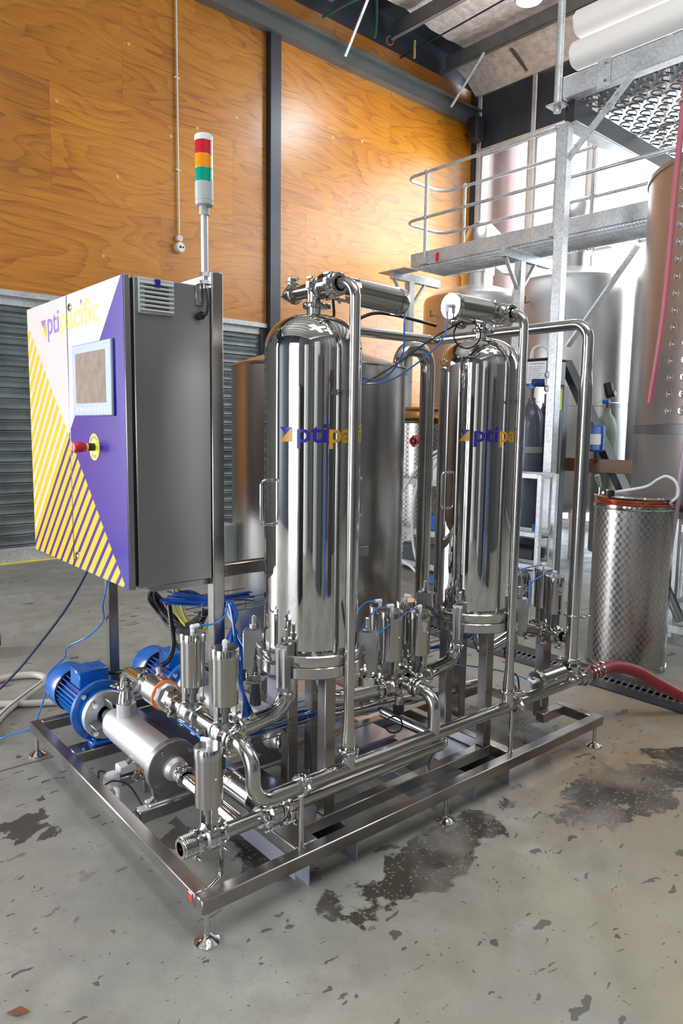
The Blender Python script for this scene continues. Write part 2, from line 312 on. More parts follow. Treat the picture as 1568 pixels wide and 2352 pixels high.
def nodes_roller():
    mt, nt, b = new_mat('grey_green_shutter_steel'); N = nt.nodes; L = nt.links
    tc = N.new('ShaderNodeTexCoord'); n = N.new('ShaderNodeTexNoise'); n.inputs['Scale'].default_value = 3; n.inputs['Detail'].default_value = 6; L.new(tc.outputs['Object'], n.inputs[0])
    cr = N.new('ShaderNodeValToRGB'); cr.color_ramp.elements[0].position = .3; cr.color_ramp.elements[0].color = (.10, .12, .12, 1); cr.color_ramp.elements[1].position = .75; cr.color_ramp.elements[1].color = (.21, .245, .245, 1)
    L.new(n.outputs[0], cr.inputs[0]); L.new(cr.outputs[0], b.inputs['Base Color']); b.inputs['Metallic'].default_value = .35; b.inputs['Roughness'].default_value = .42
    return mt
M['roller'] = nodes_roller()

def nodes_door():
    """white cabinet door film printed with a blue field and yellow diagonal stripes; u = world y, v = world z"""
    mt, nt, b = new_mat('printed_door_film'); N = nt.nodes; L = nt.links
    tc = N.new('ShaderNodeTexCoord'); sp = N.new('ShaderNodeSeparateXYZ'); L.new(tc.outputs['Object'], sp.inputs[0])
    def ma(op, a, bb=None):
        n = N.new('ShaderNodeMath'); n.operation = op
        for i, x in enumerate((a, bb)):
            if x is None: continue
            if isinstance(x, (int, float)): n.inputs[i].default_value = x
            else: L.new(x, n.inputs[i])
        return n.outputs[0]
    # object origin is the cabinet base (y .60, z 1.01)
    y, z = sp.outputs[1], sp.outputs[2]
    s = ma('ADD', y, z); d = ma('SUBTRACT', z, y)
    blue = ma('LESS_THAN', s, 1.115)
    tri = ma('LESS_THAN', d, -.025)
    st = ma('LESS_THAN', ma('FRACT', ma('MULTIPLY', ma('ADD', s, .018), 1/.0746)), .63)
    stripe = ma('MULTIPLY', tri, st)
    def mix(f, a, c):
        n = N.new('ShaderNodeMix'); n.data_type = 'RGBA'; L.new(f, n.inputs[0])
        for i, x in ((6, a), (7, c)):
            if isinstance(x, tuple): n.inputs[i].default_value = (*x, 1)
            else: L.new(x, n.inputs[i])
        return n.outputs[2]
    c = mix(blue, (.78, .74, .74), (.022, .010, .34)); c = mix(stripe, c, (.90, .60, .035))
    L.new(c, b.inputs['Base Color']); b.inputs['Roughness'].default_value = .22; b.inputs['Coat Weight'].default_value = .8; b.inputs['Coat Roughness'].default_value = .07
    return mt
M['door'] = nodes_door()

def nodes_glass():
    mt, nt, b = new_mat('window_glass'); N = nt.nodes; L = nt.links
    t = N.new('ShaderNodeBsdfTransparent'); t.inputs[0].default_value = (.93, .97, .98, 1); g = N.new('ShaderNodeBsdfGlossy'); g.inputs['Roughness'].default_value = .03
    fr = N.new('ShaderNodeFresnel'); fr.inputs[0].default_value = 1.45; mx = N.new('ShaderNodeMixShader'); L.new(fr.outputs[0], mx.inputs[0]); L.new(t.outputs[0], mx.inputs[1]); L.new(g.outputs[0], mx.inputs[2])
    L.new(mx.outputs[0], N['Material Output'].inputs[0]); return mt
M['glass'] = nodes_glass()
# ------------------------------------------------------------------ mesh builder
def frame_of(ax):
    ax = V(ax).normalized(); h = V((0, 0, 1)) if abs(ax.z) < .9 else V((1, 0, 0))
    u = h.cross(ax).normalized(); return u, ax.cross(u)
class MB:
    def __init__(s): s.v = []; s.f = []
    def add(s, vs, fs, mt=None):
        o = len(s.v); s.v += [(mt @ V(p) if mt else V(p)) for p in vs]; s.f += [tuple(i+o for i in f) for f in fs]; return s
    def box(s, a, b, bev=0, mt=None):
        a, b = V(a), V(b); lo = V([min(a[i], b[i]) for i in range(3)]); hi = V([max(a[i], b[i]) for i in range(3)])
        if not bev:
            vs = [(x, y, z) for x in (lo.x, hi.x) for y in (lo.y, hi.y) for z in (lo.z, hi.z)]
            return s.add(vs, [(0, 1, 3, 2), (4, 6, 7, 5), (0, 4, 5, 1), (2, 3, 7, 6), (0, 2, 6, 4), (1, 5, 7, 3)], mt)
        bm = bmesh.new(); bmesh.ops.create_cube(bm, size=1)
        for v in bm.verts: v.co = V([lo[i]+(v.co[i]+.5)*(hi[i]-lo[i]) for i in range(3)])
        bmesh.ops.bevel(bm, geom=bm.edges[:], offset=bev, segments=1, affect='EDGES')
        bm.verts.index_update(); s.add([v.co.copy() for v in bm.verts], [[v.index for v in f.verts] for f in bm.faces], mt); bm.free(); return s
    def rbox(s, c, size, ax, bev=0):
        """box centred at c whose local x runs along ax"""
        ax = V(ax).normalized(); u, w = frame_of(ax); mt = Matrix((ax, u, w)).transposed().to_4x4(); mt.translation = V(c)
        h = V(size)/2; return s.box(-h, h, bev, mt)
    def shs(s, p0, p1, w, h=None, bev=.004, roll=None):
        """square hollow bar between two points, w across x/y, h the other way"""
        h = h or w; p0, p1 = V(p0), V(p1); ax = (p1-p0).normalized(); u, q = frame_of(ax)
        if roll: u, q = Quaternion(ax, roll) @ u, Quaternion(ax, roll) @ q
        pr = []
        for sx, sy in ((1, 1), (-1, 1), (-1, -1), (1, -1)):
            a, b = (sx*(w/2), sy*(h/2-bev)), (sx*(w/2-bev), sy*(h/2))
            pr += [a, b] if sx*sy > 0 else [b, a]
        vs = [p0+u*x+q*y for x, y in pr]+[p1+u*x+q*y for x, y in pr]; n = len(pr)
        fs = [(i, (i+1) % n, n+(i+1) % n, n+i) for i in range(n)]+[tuple(range(n))[::-1], tuple(range(n, 2*n))]
        return s.add(vs, fs)
    def lathe(s, o, ax, prof, seg=24, a0=0, a1=2*pi):
        """prof: list of (distance along axis, radius)"""
        o = V(o); ax = V(ax).normalized(); u, w = frame_of(ax); full = abs(a1-a0-2*pi) < 1e-6; n = seg if full else seg+1
        vs, rows = [], []
        for t, r in prof:
            if r < 1e-6: rows.append([len(vs)]); vs.append(o+ax*t)
            else:
                rows.append(list(range(len(vs), len(vs)+n)))
                for k in range(n):
                    a = a0+(a1-a0)*k/seg; vs.append(o+ax*t+(u*cos(a)+w*sin(a))*r)
        fs = []
        for A, B in zip(rows, rows[1:]):
            for k in range(seg):
                k2 = (k+1) % n
                if len(A) == 1 and len(B) == 1: continue
                if len(A) == 1: fs.append((A[0], B[k2], B[k]))
                elif len(B) == 1: fs.append((A[k], A[k2], B[0]))
                else: fs.append((A[k], A[k2], B[k2], B[k]))
        return s.add(vs, fs)
    def cyl(s, p0, p1, r, r1=None, seg=20, cap=True, ch=0):
        p0, p1 = V(p0), V(p1); L = (p1-p0).length; r1 = r if r1 is None else r1
        pr = [(0, r), (L, r1)] if not ch else [(0, r-ch), (ch, r), (L-ch, r1), (L, r1-ch)]
        if cap: pr = [(0, 0)]+pr+[(L, 0)]
        return s.lathe(p0, p1-p0, pr, seg)
    def hexn(s, p0, p1, r): return s.cyl(p0, p1, r, seg=6)
    def sph(s, c, r, seg=16, rings=8, sc=(1, 1, 1)):
        o = len(s.v); s.lathe((0, 0, 0), (0, 0, 1), [(-r*cos(pi*i/rings), r*sin(pi*i/rings) if 0 < i < rings else 0) for i in range(rings+1)], seg)
        for i in range(o, len(s.v)): s.v[i] = V(c)+V([s.v[i][k]*sc[k] for k in range(3)])
        return s
    def torus(s, c, ax, R, r, seg=28, n=8, a0=0, a1=2*pi):
        u, w = frame_of(ax); full = abs(a1-a0-2*pi) < 1e-6
        k = seg if full else seg+1
        pts = [V(c)+(u*cos(a0+(a1-a0)*i/seg)+w*sin(a0+(a1-a0)*i/seg))*R for i in range(k)]
        return s.sweep(pts, r, n, closed=full)
    def sweep(s, pts, r, seg=12, closed=False, cap=True):
        pts = [V(p) for p in pts]; n = len(pts); tan = []
        for i in range(n):
            a = pts[(i-1) % n] if (closed or i > 0) else pts[i]; b = pts[(i+1) % n] if (closed or i < n-1) else pts[i]; tan.append((b-a).normalized())
        u, w = frame_of(tan[0]); rings = []; vs = []
        for i in range(n):
            if i:
                q = tan[i-1].rotation_difference(tan[i]); u = q @ u
                u = (u-tan[i]*u.dot(tan[i])).normalized()
            w = tan[i].cross(u); rr = r[i] if isinstance(r, (list, tuple)) else r
            rings.append(list(range(len(vs), len(vs)+seg))); vs += [pts[i]+(u*cos(2*pi*k/seg)+w*sin(2*pi*k/seg))*rr for k in range(seg)]
        fs = []
        for i in range(n if closed else n-1):
            A, B = rings[i], rings[(i+1) % n]
            fs += [(A[k], A[(k+1) % seg], B[(k+1) % seg], B[k]) for k in range(seg)]
        if cap and not closed: fs += [tuple(rings[0])[::-1], tuple(rings[-1])]
        return s.add(vs, fs)
    def pipe(s, path, r, R=.05, seg=20, n=8, cap=True, rad=None):
        return s.sweep(fillet(path, R, n), r, seg, cap=cap)
    def prism(s, poly, z0, z1, mt=None):
        n = len(poly); vs = [(x, y, z0) for x, y in poly]+[(x, y, z1) for x, y in poly]
        return s.add(vs, [(i, (i+1) % n, n+(i+1) % n, n+i) for i in range(n)]+[tuple(range(n))[::-1], tuple(range(n, 2*n))], mt)
    def xf(s, mt): s.v = [mt @ p for p in s.v]; return s
    def mesh(s, name, mat, inv=None, ang=38):
        me = bpy.data.meshes.new(name); me.from_pydata([(inv @ p if inv else p) for p in s.v], [], s.f)
        me.materials.append(M[mat] if isinstance(mat, str) else mat)
        for p in me.polygons: p.use_smooth = True
        me.update(); me.set_sharp_from_angle(angle=radians(ang)); return me
def fillet(path, R, n=8):
    P = [V(p) for p in path]; out = [P[0]]
    for i in range(1, len(P)-1):
        a, b = (P[i-1]-P[i]), (P[i+1]-P[i]); la, lb = a.length, b.length; a.normalize(); b.normalize()
        th = a.angle(b); r = R[i-1] if isinstance(R, (list, tuple)) else R
        if pi-th < .03: out.append(P[i]); continue
        d = min(r/math.tan(th/2), la*.49 if i > 1 else la*.98, lb*.49 if i < len(P)-2 else lb*.98); r2 = d*math.tan(th/2)
        c = P[i]+(a+b).normalized()*(r2/sin(th/2)); s0 = P[i]+a*d-c; s1 = P[i]+b*d-c; ang = s0.angle(s1); axis = s0.cross(s1).normalized()
        out += [c+Quaternion(axis, ang*k/n) @ s0 for k in range(n+1)]
    out.append(P[-1]); return out
def spline(pts, n=8):
    """Catmull-Rom through points"""
    P = [V(p) for p in pts]; P = [P[0]*2-P[1]]+P+[P[-1]*2-P[-2]]; out = []
    for i in range(1, len(P)-2):
        for k in range(n):
            t = k/n; a, b, c, d = P[i-1:i+3]
            out.append(.5*((2*b)+(c-a)*t+(2*a-5*b+4*c-d)*t*t+(3*b-a-3*c+d)*t**3))
    out.append(P[-2]); return out
# ------------------------------------------------------------------ objects
def thing(name, label, cat, loc=(0, 0, 0), group=None, rot=None):
    o = bpy.data.objects.new(name, None); COL.objects.link(o); o.empty_display_size = .05
    mt = (rot.to_4x4() if rot else Matrix()); mt.translation = V(loc); o.matrix_world = mt
    o['label'] = label; o['category'] = cat
    if group: o['group'] = group
    return o
def part(name, mb, mat, parent, label=None, local=False, kind=None, ang=38):
    root = parent
    while root.parent: root = root.parent
    me = mb.mesh(name, mat, None if local else root.matrix_basis.inverted(), ang)
    o = bpy.data.objects.new(name, me); COL.objects.link(o); o.parent = parent
    if label: o['label'] = label
    if kind: o['kind'] = kind
    return o
def solo(name, mb, mat, label, cat, group=None, kind=None, base=None, ang=38):
    if base is None:
        lo = [min(p[i] for p in mb.v) for i in range(3)]; hi = [max(p[i] for p in mb.v) for i in range(3)]
        base = V(((lo[0]+hi[0])/2, (lo[1]+hi[1])/2, lo[2]))
    me = mb.mesh(name, mat, Matrix.Translation(-V(base)), ang)
    o = bpy.data.objects.new(name, me); COL.objects.link(o); o.location = base
    if kind: o['kind'] = kind
    if label: o['label'] = label
    if cat: o['category'] = cat
    if group: o['group'] = group
    return o
def struct(name, mb=None, mat=None, parent=None, label=None, ang=38):
    """a piece of the setting in world coordinates, origin at the world origin (or an Empty that parents pieces)"""
    o = bpy.data.objects.new(name, mb.mesh(name, mat, None, ang) if mb else None); COL.objects.link(o)
    if parent: o.parent = parent
    else: o['kind'] = 'structure'
    if label: o['label'] = label
    return o
def bstruct(name, mb, mat, parent=None, label=None): mb.xf(BM); return struct(name, mb, mat, parent, label)
def copy_tree(o, parent=None):
    c = o.copy(); COL.objects.link(c)
    if parent: c.parent = parent
    for ch in list(o.children): copy_tree(ch, c)
    return c
def text_mb(txt, size, ext=.0006, sx=1.0, bold=0):
    cu = bpy.data.curves.new('lettering', 'FONT'); cu.body = txt; cu.size = size; cu.extrude = ext; cu.offset = bold
    ob = bpy.data.objects.new('lettering', cu); COL.objects.link(ob)
    dg = bpy.context.evaluated_depsgraph_get(); me = ob.evaluated_get(dg).to_mesh()
    mb = MB(); mb.add([(v.co.x*sx, v.co.y, v.co.z) for v in me.vertices], [tuple(p.vertices) for p in me.polygons])
    ob.evaluated_get(dg).to_mesh_clear(); bpy.data.objects.remove(ob); bpy.data.curves.remove(cu); return mb
def width(mb): return max(p.x for p in mb.v)-min(p.x for p in mb.v)
def fit(mb, x0, x1):
    a = min(p.x for p in mb.v); w = width(mb); k = (x1-x0)/w
    mb.v = [V((x0+(p.x-a)*k, p.y, p.z)) for p in mb.v]; return mb
# ================================================================== SETTING
XE, WY = 9.61, 6.75
struct('floor', MB().add([(-12, -9, 0), (12.5, -9, 0), (12.5, 8.5, 0), (-12, 8.5, 0)], [(0, 1, 2, 3)]), 'floor')
g = MB().add([(-40, -40, -.02), (60, -40, -.02), (60, 50, -.02), (-40, 50, -.02)], [(0, 1, 2, 3)]); struct('outside_ground', g, 'ground')
wl = struct('wall_left')
def sheets(rows, x0, x1, y, mat, name='plywood_sheet', wide=2.42, th=.018):
    for k, (z0, z1, off) in enumerate(rows):
        x = x0-off
        while x < x1-.02:
            a, b = max(x, x0)+.0008, min(x+wide, x1)-.0008
            if b-a > .03:
                mb = MB(); mb.box((a, y, z0+.0008), (b, y+th, z1-.0008)); bstruct(name, mb, mat, wl)
            x += wide
R = [(3.06, 4.20, 1.49-.06), (4.20, 5.40, .35), (5.40, 6.60, 1.9), (6.60, 6.95, .9)]
sheets(R, .05, 5.09, WY, 'ply')
sheets([(0, 1.2, .6), (1.2, 2.4, 1.7), (2.4, 3.6, .4), (3.6, 4.8, 1.9), (4.8, 6.0, 1.0), (6.0, 6.95, .2)], 5.28, XE-.04, WY, 'ply')
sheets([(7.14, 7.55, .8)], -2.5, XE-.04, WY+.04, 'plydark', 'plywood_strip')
sheets([(0, 1.2, .6), (1.2, 2.4, 1.7), (2.4, 3.6, .4), (3.6, 4.8, 1.9), (4.8, 6.0, 1.0), (6.0, 6.95, .2)], -2.9, .05, WY, 'ply')
mb = MB(); mb.box((-3.1, WY+.10, 0), (.55, WY+.14, 8.4)); mb.box((.55, WY+.10, 3.05), (5.08, WY+.14, 8.4)); mb.box((5.08, WY+.10, 0), (XE, WY+.14, 8.4)); mb.box((-7.0, WY+.1, 4.5), (-3.1, WY+.14, 8.6)); mb.box((-9, WY+.1, 0), (-7.0, WY+.14, 8.6))
bstruct('wall_cladding', mb, 'darkcol', wl); bstruct('corner_post', MB().box((XE-.03, 6.67, 0), (XE+.08, 6.98, 8.3)), 'darkcol', wl)  # charcoal cladding stands in for shade in the gap above the plywood
# charcoal column, grey wall beam with flanges
bstruct('trim_1', MB().box((5.10, WY-.09, 0), (5.275, WY+.02, 6.93)), 'darkcol')
mb = MB(); mb.box((-2.9, WY-.13, 6.93), (XE-.03, WY-.11, 7.16)); mb.box((-2.9, WY-.20, 7.155), (XE-.03, WY+.02, 7.175)); mb.box((-2.9, WY-.15, 6.92), (XE-.03, WY+.02, 6.935)); mb.box((-2.9, WY-.2, 7.13), (XE-.03, WY-.19, 7.16))
bstruct('trim_2', mb, 'beam')
# plywood fixing screws, brass discs
mb = MB()
for x, z in ((3.08, 6.1), (2.2, 5.2), (4.0, 5.4), (3.62, 5.2), (1.2, 5.9), (.8, 6.2), (.7, 5.6), (2.9, 4.55), (3.7, 6.4), (1.9, 6.5), (4.6, 5.7), (6.3, 5.9), (6.9, 6.0), (6.0, 4.4), (2.7, 3.6)):
    mb.cyl((x, WY-.003, z), (x, WY+.004, z), .022, seg=10)
M['brass'] = pm('filler_disc', (.60, .42, .14), .5); bstruct('screw_cap', mb, 'brass', wl).__setitem__('kind', 'stuff')
# closed roller shutter
dr = struct('door_1')
mb = MB(); mb.box((.5, WY-.03, 2.99), (5.09, WY+.03, 3.055), .004); mb.box((.5, WY+.03, 2.9), (5.09, WY+.06, 3.0)); bstruct('head_rail', mb, 'galv', dr)
bstruct('side_guide', MB().box((5.0, WY+.0, 0), (5.09, WY+.08, 3.0)), 'darkcol', dr)
prof = [(0, .0), (.004, -.012), (.012, -.016), (.022, -.010), (.026, 0), (.030, -.010), (.036, -.014), (.045, -.004), (.055, .002), (.075, .006), (.095, .004), (.110, 0), (.1195, .002)]
z = .17
while z < 2.9:
    mb = MB(); y0 = WY+.055
    vs = [(x, y0+d, z+h) for h, d in prof for x in (.5, 5.02)]
    mb.add(vs, [(2*i, 2*i+1, 2*i+3, 2*i+2) for i in range(len(prof)-1)]); bstruct('shutter_slat', mb, 'roller', dr); z += .1195
bstruct('bottom_rail', MB().box((.5, WY+.02, .001), (5.02, WY+.07, .17), .004), 'galv', dr)
bstruct('yellow_line', MB().box((.3, WY-.05, .0), (5.1, WY+.015, .008)), 'yellab', dr, 'yellow line painted along the shutter threshold')
# window wall
wb = struct('wall_back')
ml = [6.62, 5.5, 4.4, 3.3, 2.2, 1.1, 0, -1.1, -2.2, -3.3, -4.4, -5.5, -6.6, -7.5]
for i, y in enumerate(ml): bstruct('mullion', MB().box((XE-.02, y-.03, 0), (XE+.07, y+.03, 7.6), .004), 'mull', wb)
for z, h in ((6.45, .07), (7.42, .06), (.0, .1)): bstruct('transom', MB().box((XE-.03, -7.5, z), (XE+.06, 6.66, z+h), .004), 'mull', wb)
for i, (a, b) in enumerate(zip(ml, ml[1:])):
    bstruct('infill_panel', MB().box((XE+.0, b+.045, 6.52), (XE+.03, a-.045, 7.43)), 'darkpanel', wb)
for i, (a, b) in enumerate(zip(ml, ml[1:])):
    if i > 6: break
    w = struct('window_%d' % (i+1)); a2, b2 = a-.05, b+.05
    mb = MB(); t = .045
    mb.box((XE, b2, .1), (XE+.05, b2+t, 6.44)); bstruct('window_frame', mb, 'winframe', w)
    bstruct('window_frame', MB().box((XE, a2-t, .1), (XE+.05, a2, 6.44)), 'winframe', w)
    for z in (.1, 2.2, 4.4, 6.40): bstruct('glazing_bar', MB().box((XE, b2+t, z), (XE+.05, a2-t, z+.045)), 'winframe', w)
    for z0, z1 in ((.145, 2.2), (2.245, 4.4), (4.445, 6.4)): bstruct('window_pane', MB().box((XE+.02, b2+t, z0), (XE+.026, a2-t, z1)), 'glass', w)
for a, b in zip(ml[7:], ml[8:]): bstruct('infill_panel', MB().box((XE+.0, b+.045, .1), (XE+.03, a-.045, 6.45)), 'wallwhite', wb)
# plain cool-room wall and end wall behind the camera
mb = MB(); wr = struct('wall_right')
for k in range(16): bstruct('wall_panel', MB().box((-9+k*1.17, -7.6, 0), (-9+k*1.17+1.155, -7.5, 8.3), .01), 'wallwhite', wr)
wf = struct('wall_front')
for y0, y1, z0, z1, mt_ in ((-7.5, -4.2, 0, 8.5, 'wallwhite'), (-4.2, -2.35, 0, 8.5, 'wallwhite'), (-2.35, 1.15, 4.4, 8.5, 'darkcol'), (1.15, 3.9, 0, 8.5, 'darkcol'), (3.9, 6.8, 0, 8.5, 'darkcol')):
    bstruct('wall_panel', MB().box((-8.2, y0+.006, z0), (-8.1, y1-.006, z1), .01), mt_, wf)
# roof: quilted foil, purlins, tie rod
def zc(x): return 8.42-.06*x
mb = MB(); nx, ny = 90, 70; xs = [-8.2+i*(XE+8.2)/nx for i in range(nx+1)]; ys = [-7.6+j*14.0/ny for j in range(ny+1)]
fill_holes = ((-2.5, 1.5, -2.7, -1.7), (.5, 3.5, -4.5, -3.5))  # openings made up around the added roof fills
pur = [8.78-1.28*k for k in range(14)]
vs = []
for x in xs:
    dp = min(abs(x-p) for p in pur)/.64
    for y in ys: vs.append((x, y, zc(x)-.05*sin(pi/2*min(1, dp))+random.uniform(-.018, .018)))
fs = []
for i in range(nx):
    for j in range(ny):
        cx_, cy_ = (xs[i]+xs[i+1])/2, (ys[j]+ys[j+1])/2
        if any(a < cx_ < b and c < cy_ < d for a, b, c, d in fill_holes): continue
        q = lambda a, b: a*(ny+1)+b
        fs.append((q(i, j), q(i, j+1), q(i+1, j+1), q(i+1, j)))
mb.add(vs, fs); ce = bstruct('ceiling', mb, 'foil')
mb = MB()
for a, b, c, d in ((-9, 9.8, -8, -4.5), (-9, .5, -4.5, -3.5), (3.5, 9.8, -4.5, -3.5), (-9, 9.8, -3.5, -2.7), (-9, -2.5, -2.7, -1.7), (1.5, 9.8, -2.7, -1.7), (-9, 9.8, -1.7, 7.1)): mb.add([(a, c, zc(a)+.12), (b, c, zc(b)+.12), (b, d, zc(b)+.12), (a, d, zc(a)+.12)], [(0, 1, 2, 3)])
bstruct('roof_sheet', mb, 'darkcol', ce)  # dark colour puts the shade of the roof gap into the sheet
for p in pur:
    z = zc(p); mb = MB(); mb.box((p-.004, -7.5, z-.31), (p+.004, 6.72, z-.06)); mb.box((p-.075, -7.5, z-.318), (p+.004, 6.72, z-.305)); mb.box((p-.075, -7.5, z-.318), (p-.068, 6.72, z-.295))
    bstruct('purlin', mb, 'purlin', ce)
bstruct('tie_rod', MB().cyl((7.75, 6.9, 7.50), (7.75, 2.0, 7.66), .012), 'rust', ce)
# drooping foil lining over the window head
mb = MB(); n = 60; vs = []
for j in range(n+1):
    y = 6.68-j*14/n; s = .03*sin(j*1.7)+.02*sin(j*.6)
    vs += [(XE-.05+s*.3, y, 7.42+s*.4), (XE-.35+s, y, 7.62+s), (XE-.62, y, zc(XE)-.12+s*.5), (XE-.62, y, zc(XE)+.02)]
fs = [(4*j+k, 4*j+k+1, 4*j+k+5, 4*j+k+4) for j in range(n) for k in range(3)]
mb.add(vs, fs); bstruct('foil_flap', mb, 'foil', ce)
for y in (5.6, 4.3, 3.0): bstruct('flap_bracket', MB().shs(V((XE-.06, y, 7.47)), V((XE-.5, y+.05, 7.70)), .05, .03), 'beam', ce)
for x, y in ((6.35, 6.55), (8.75, 6.55)):
    solo('fly_brace', MB().shs(W(x, y, 6.98), W(x-.12, y-.75, zc(x)-.36), .045, .02), 'galv', 'thin grey fly brace strut from wall beam to roof, '+('left of the pair' if x < 7 else 'right one near the corner'), 'brace')
# straps hanging over the plywood strip
solo('green_strap', MB().sweep(spline([W(6.0, 6.66, 7.42), W(6.3, 6.3, 7.62), W(6.65, 5.9, 7.74)], 4), .018, 6), 'greenstrap', 'dark green strap slung from the purlin over the plywood strip', 'strap')
solo('hanging_strap', MB().sweep(spline([W(6.72, 6.3, 7.86), W(6.73, 6.3, 7.5), W(6.72, 6.32, 7.28)], 4), .022, 6), 'greenstrap', 'short green strap end hanging below the roof near the brace', 'strap')
solo('yellow_tie', MB().box(W(7.72, 6.45, 7.38), W(7.74, 6.48, 7.64)), 'yelstrap', 'small yellow webbing tie around the roof rod', 'strap')
solo('orange_wire', MB().torus(W(7.42, 6.70, 7.62), (.3, 1, .2), .06, .006), 'orangewire', 'coil of orange wire on top of the plywood strip', 'wire')
# high-bay lamp
t = thing('high_bay_lamp', 'bright round high-bay lamp hanging under the foil roof', 'lamp', W(7.45, 4.17, 7.2))
part('lamp_shade', MB().lathe(W(7.45, 4.17, 7.2), (0, 0, 1), [(0, .17), (.02, .19), (.12, .17), (.2, .09), (.32, .07), (.34, 0)], 28), 'lampbody', t)
part('lamp_lens', MB().lathe(W(7.45, 4.17, 7.195), (0, 0, 1), [(0, 0), (0, .165), (.01, .165)], 28), 'lampglow', t)
part('hanger', MB().cyl(W(7.45, 4.17, 7.5), W(7.45, 4.17, 7.95), .008), 'wire', t)
# wall speaker
t = thing('wall_speaker', 'black box loudspeaker in the corner above the windows', 'speaker', W(9.38, 6.5, 6.6))
part('cabinet', MB().box(W(9.28, 6.42, 6.58), W(9.5, 6.62, 6.98), .012), 'speaker', t); part('grille', MB().box(W(9.265, 6.43, 6.63), W(9.279, 6.61, 6.965), .003), 'blackp', t)
part('bracket', MB().cyl(W(9.4, 6.6, 6.75), W(9.4, 6.76, 6.75), .02), 'black', t)
# conduit and outlets on the plywood
t = thing('power_outlet_conduit', 'cream conduit running down the plywood to a round socket', 'socket', W(3.70, 6.74, 3.80))
part('conduit_pipe', MB().cyl(W(3.70, 6.725, 4.03), W(3.70, 6.725, 6.93), .0125, seg=12), 'conduit', t)
for z in (4.8, 5.9): part('saddle', MB().box(W(3.665, 6.712, z), W(3.735, 6.749, z+.02), .003), 'conduit', t)
part('junction_box', MB().cyl(W(3.70, 6.749, 3.975), W(3.70, 6.69, 3.975), .042, seg=24, ch=.004), 'conduit', t)
s = part('socket_body', MB().cyl(W(3.70, 6.749, 3.86), W(3.70, 6.68, 3.86), .066, seg=28, ch=.006), 'conduit', t)
part('socket_face', MB().cyl(W(3.70, 6.682, 3.86), W(3.70, 6.672, 3.86), .05, seg=28), 'whiteplas', s)
part('socket_hole', MB().cyl(W(3.69, 6.672, 3.862), W(3.69, 6.668, 3.862), .016, seg=14).cyl(W(3.73, 6.672, 3.862), W(3.73, 6.668, 3.862), .012, seg=14), 'black', s)
# floor drain
t = thing('floor_drain', 'long black slotted drain grate set in the concrete floor', 'drain', W(3.2, 0, 0))
part('channel', MB().box(W(3.15, -3, -.004), W(3.28, 3.4, .004)), 'black', t)
mb = MB(); y = -3
while y < 3.4: mb.add([W(3.15, y, .005), W(3.28, y+.03, .005), W(3.28, y+.045, .005), W(3.15, y+.015, .005), W(3.15, y, .011), W(3.28, y+.03, .011), W(3.28, y+.045, .011), W(3.15, y+.015, .011)], [(4, 5, 6, 7), (0, 1, 5, 4), (2, 3, 7, 6), (1, 2, 6, 5), (0, 4, 7, 3)]); y += .042
part('grate_bar', mb, 'drainbar', t, kind='stuff')
part('grate_edge', MB().box(W(3.135, -3, 0), W(3.15, 3.4, .01)), 'rust', t); part('grate_edge', MB().box(W(3.28, -3, 0), W(3.295, 3.4, .01)), 'rust', t)
# leaf on the floor near the frame and in the corner
for (x, y, a, lab) in ((2.02, .28, .4, 'curled brown leaf lying in the wet patch inside the frame'), (-0.500, 0.112, 1.0, 'reddish dry leaf lying on bare concrete at the lower left')):
    mb = MB(); mb.add([(0, -.03, .004), (.014, 0, .012), (0, .035, .006), (-.014, 0, .010), (0, 0, .004)], [(0, 1, 4), (1, 2, 4), (2, 3, 4), (3, 0, 4)]); mb.xf(Matrix.Translation((x, y, 0)) @ Matrix.Rotation(a, 4, 'Z')); solo('dry_leaf', mb, 'leaf', lab, 'leaf')
# unseen stand-ins added behind the camera to shape the tank reflections
for x, y, r, h, lab in ((-2.6, -5.2, .75, 4.2, 'tall pale round tank added by the cool-room wall for tank reflections'), (-5.2, -3.9, .6, 3.4, 'shorter pale round tank added left of the tall one for tank reflections')):
    solo('reflection_tank', MB().lathe(W(x, y, 0), (0, 0, 1), [(0, 0), (0, r), (h, r), (h+.3, .1), (h+.32, 0)], 40), 'greytank', lab, 'tank')  # pale tanks added for light bands in the mirror steel
solo('reflection_box', MB().box(W(-4.6, -5.9, 0), W(-3.6, -4.9, 2.9), .02), 'boxgrey', 'dark box added between the two pale tanks to darken reflections', 'case')  # unseen dark box, added for the tank reflections
solo('reflection_slab', MB().box(W(-3.9, -1.95, 0), W(-3.1, -1.2, 2.0), .02), 'rust', 'dark locker added left behind the camera to darken tank reflections', 'slab')  # first of three dark slabs added to band the tank reflections
solo('reflection_slab', MB().box(W(-1.7, -4.5, 0), W(-.7, -3.9, 2.4), .02), 'rust', 'tall dark locker added directly behind the camera to darken tank reflections', 'slab')
solo('reflection_slab', MB().box(W(.5, -4.7, 0), W(1.2, -4.1, 2.2), .02), 'rust', 'dark locker added right behind the camera to darken tank reflections', 'slab')
solo('blue_drum', MB().cyl(W(-.1, -4.0, 0), W(-.1, -4.0, 1.7), .13, seg=28), 'bluecrate', 'tall blue tube standing between two added dark slabs', 'drum')
mb = MB()
for k in range(4): mb.torus(W(.2, -7.3+.03*k, 2.0-.05*k), (.1, 1, 0), .42+.02*k, .025, 30, 8)
solo('coiled_hose', mb, 'redhose', 'wine-red hose coil hanging on the cool-room wall', 'hose')
solo('reflection_cabinet', MB().box(W(1.2, -7.4, 0), W(3.6, -6.3, 3.1), .02), 'boxgrey', 'wide dark cabinet added along the cool-room wall to darken reflections', 'cabinet')  # unseen, added to darken the reflections
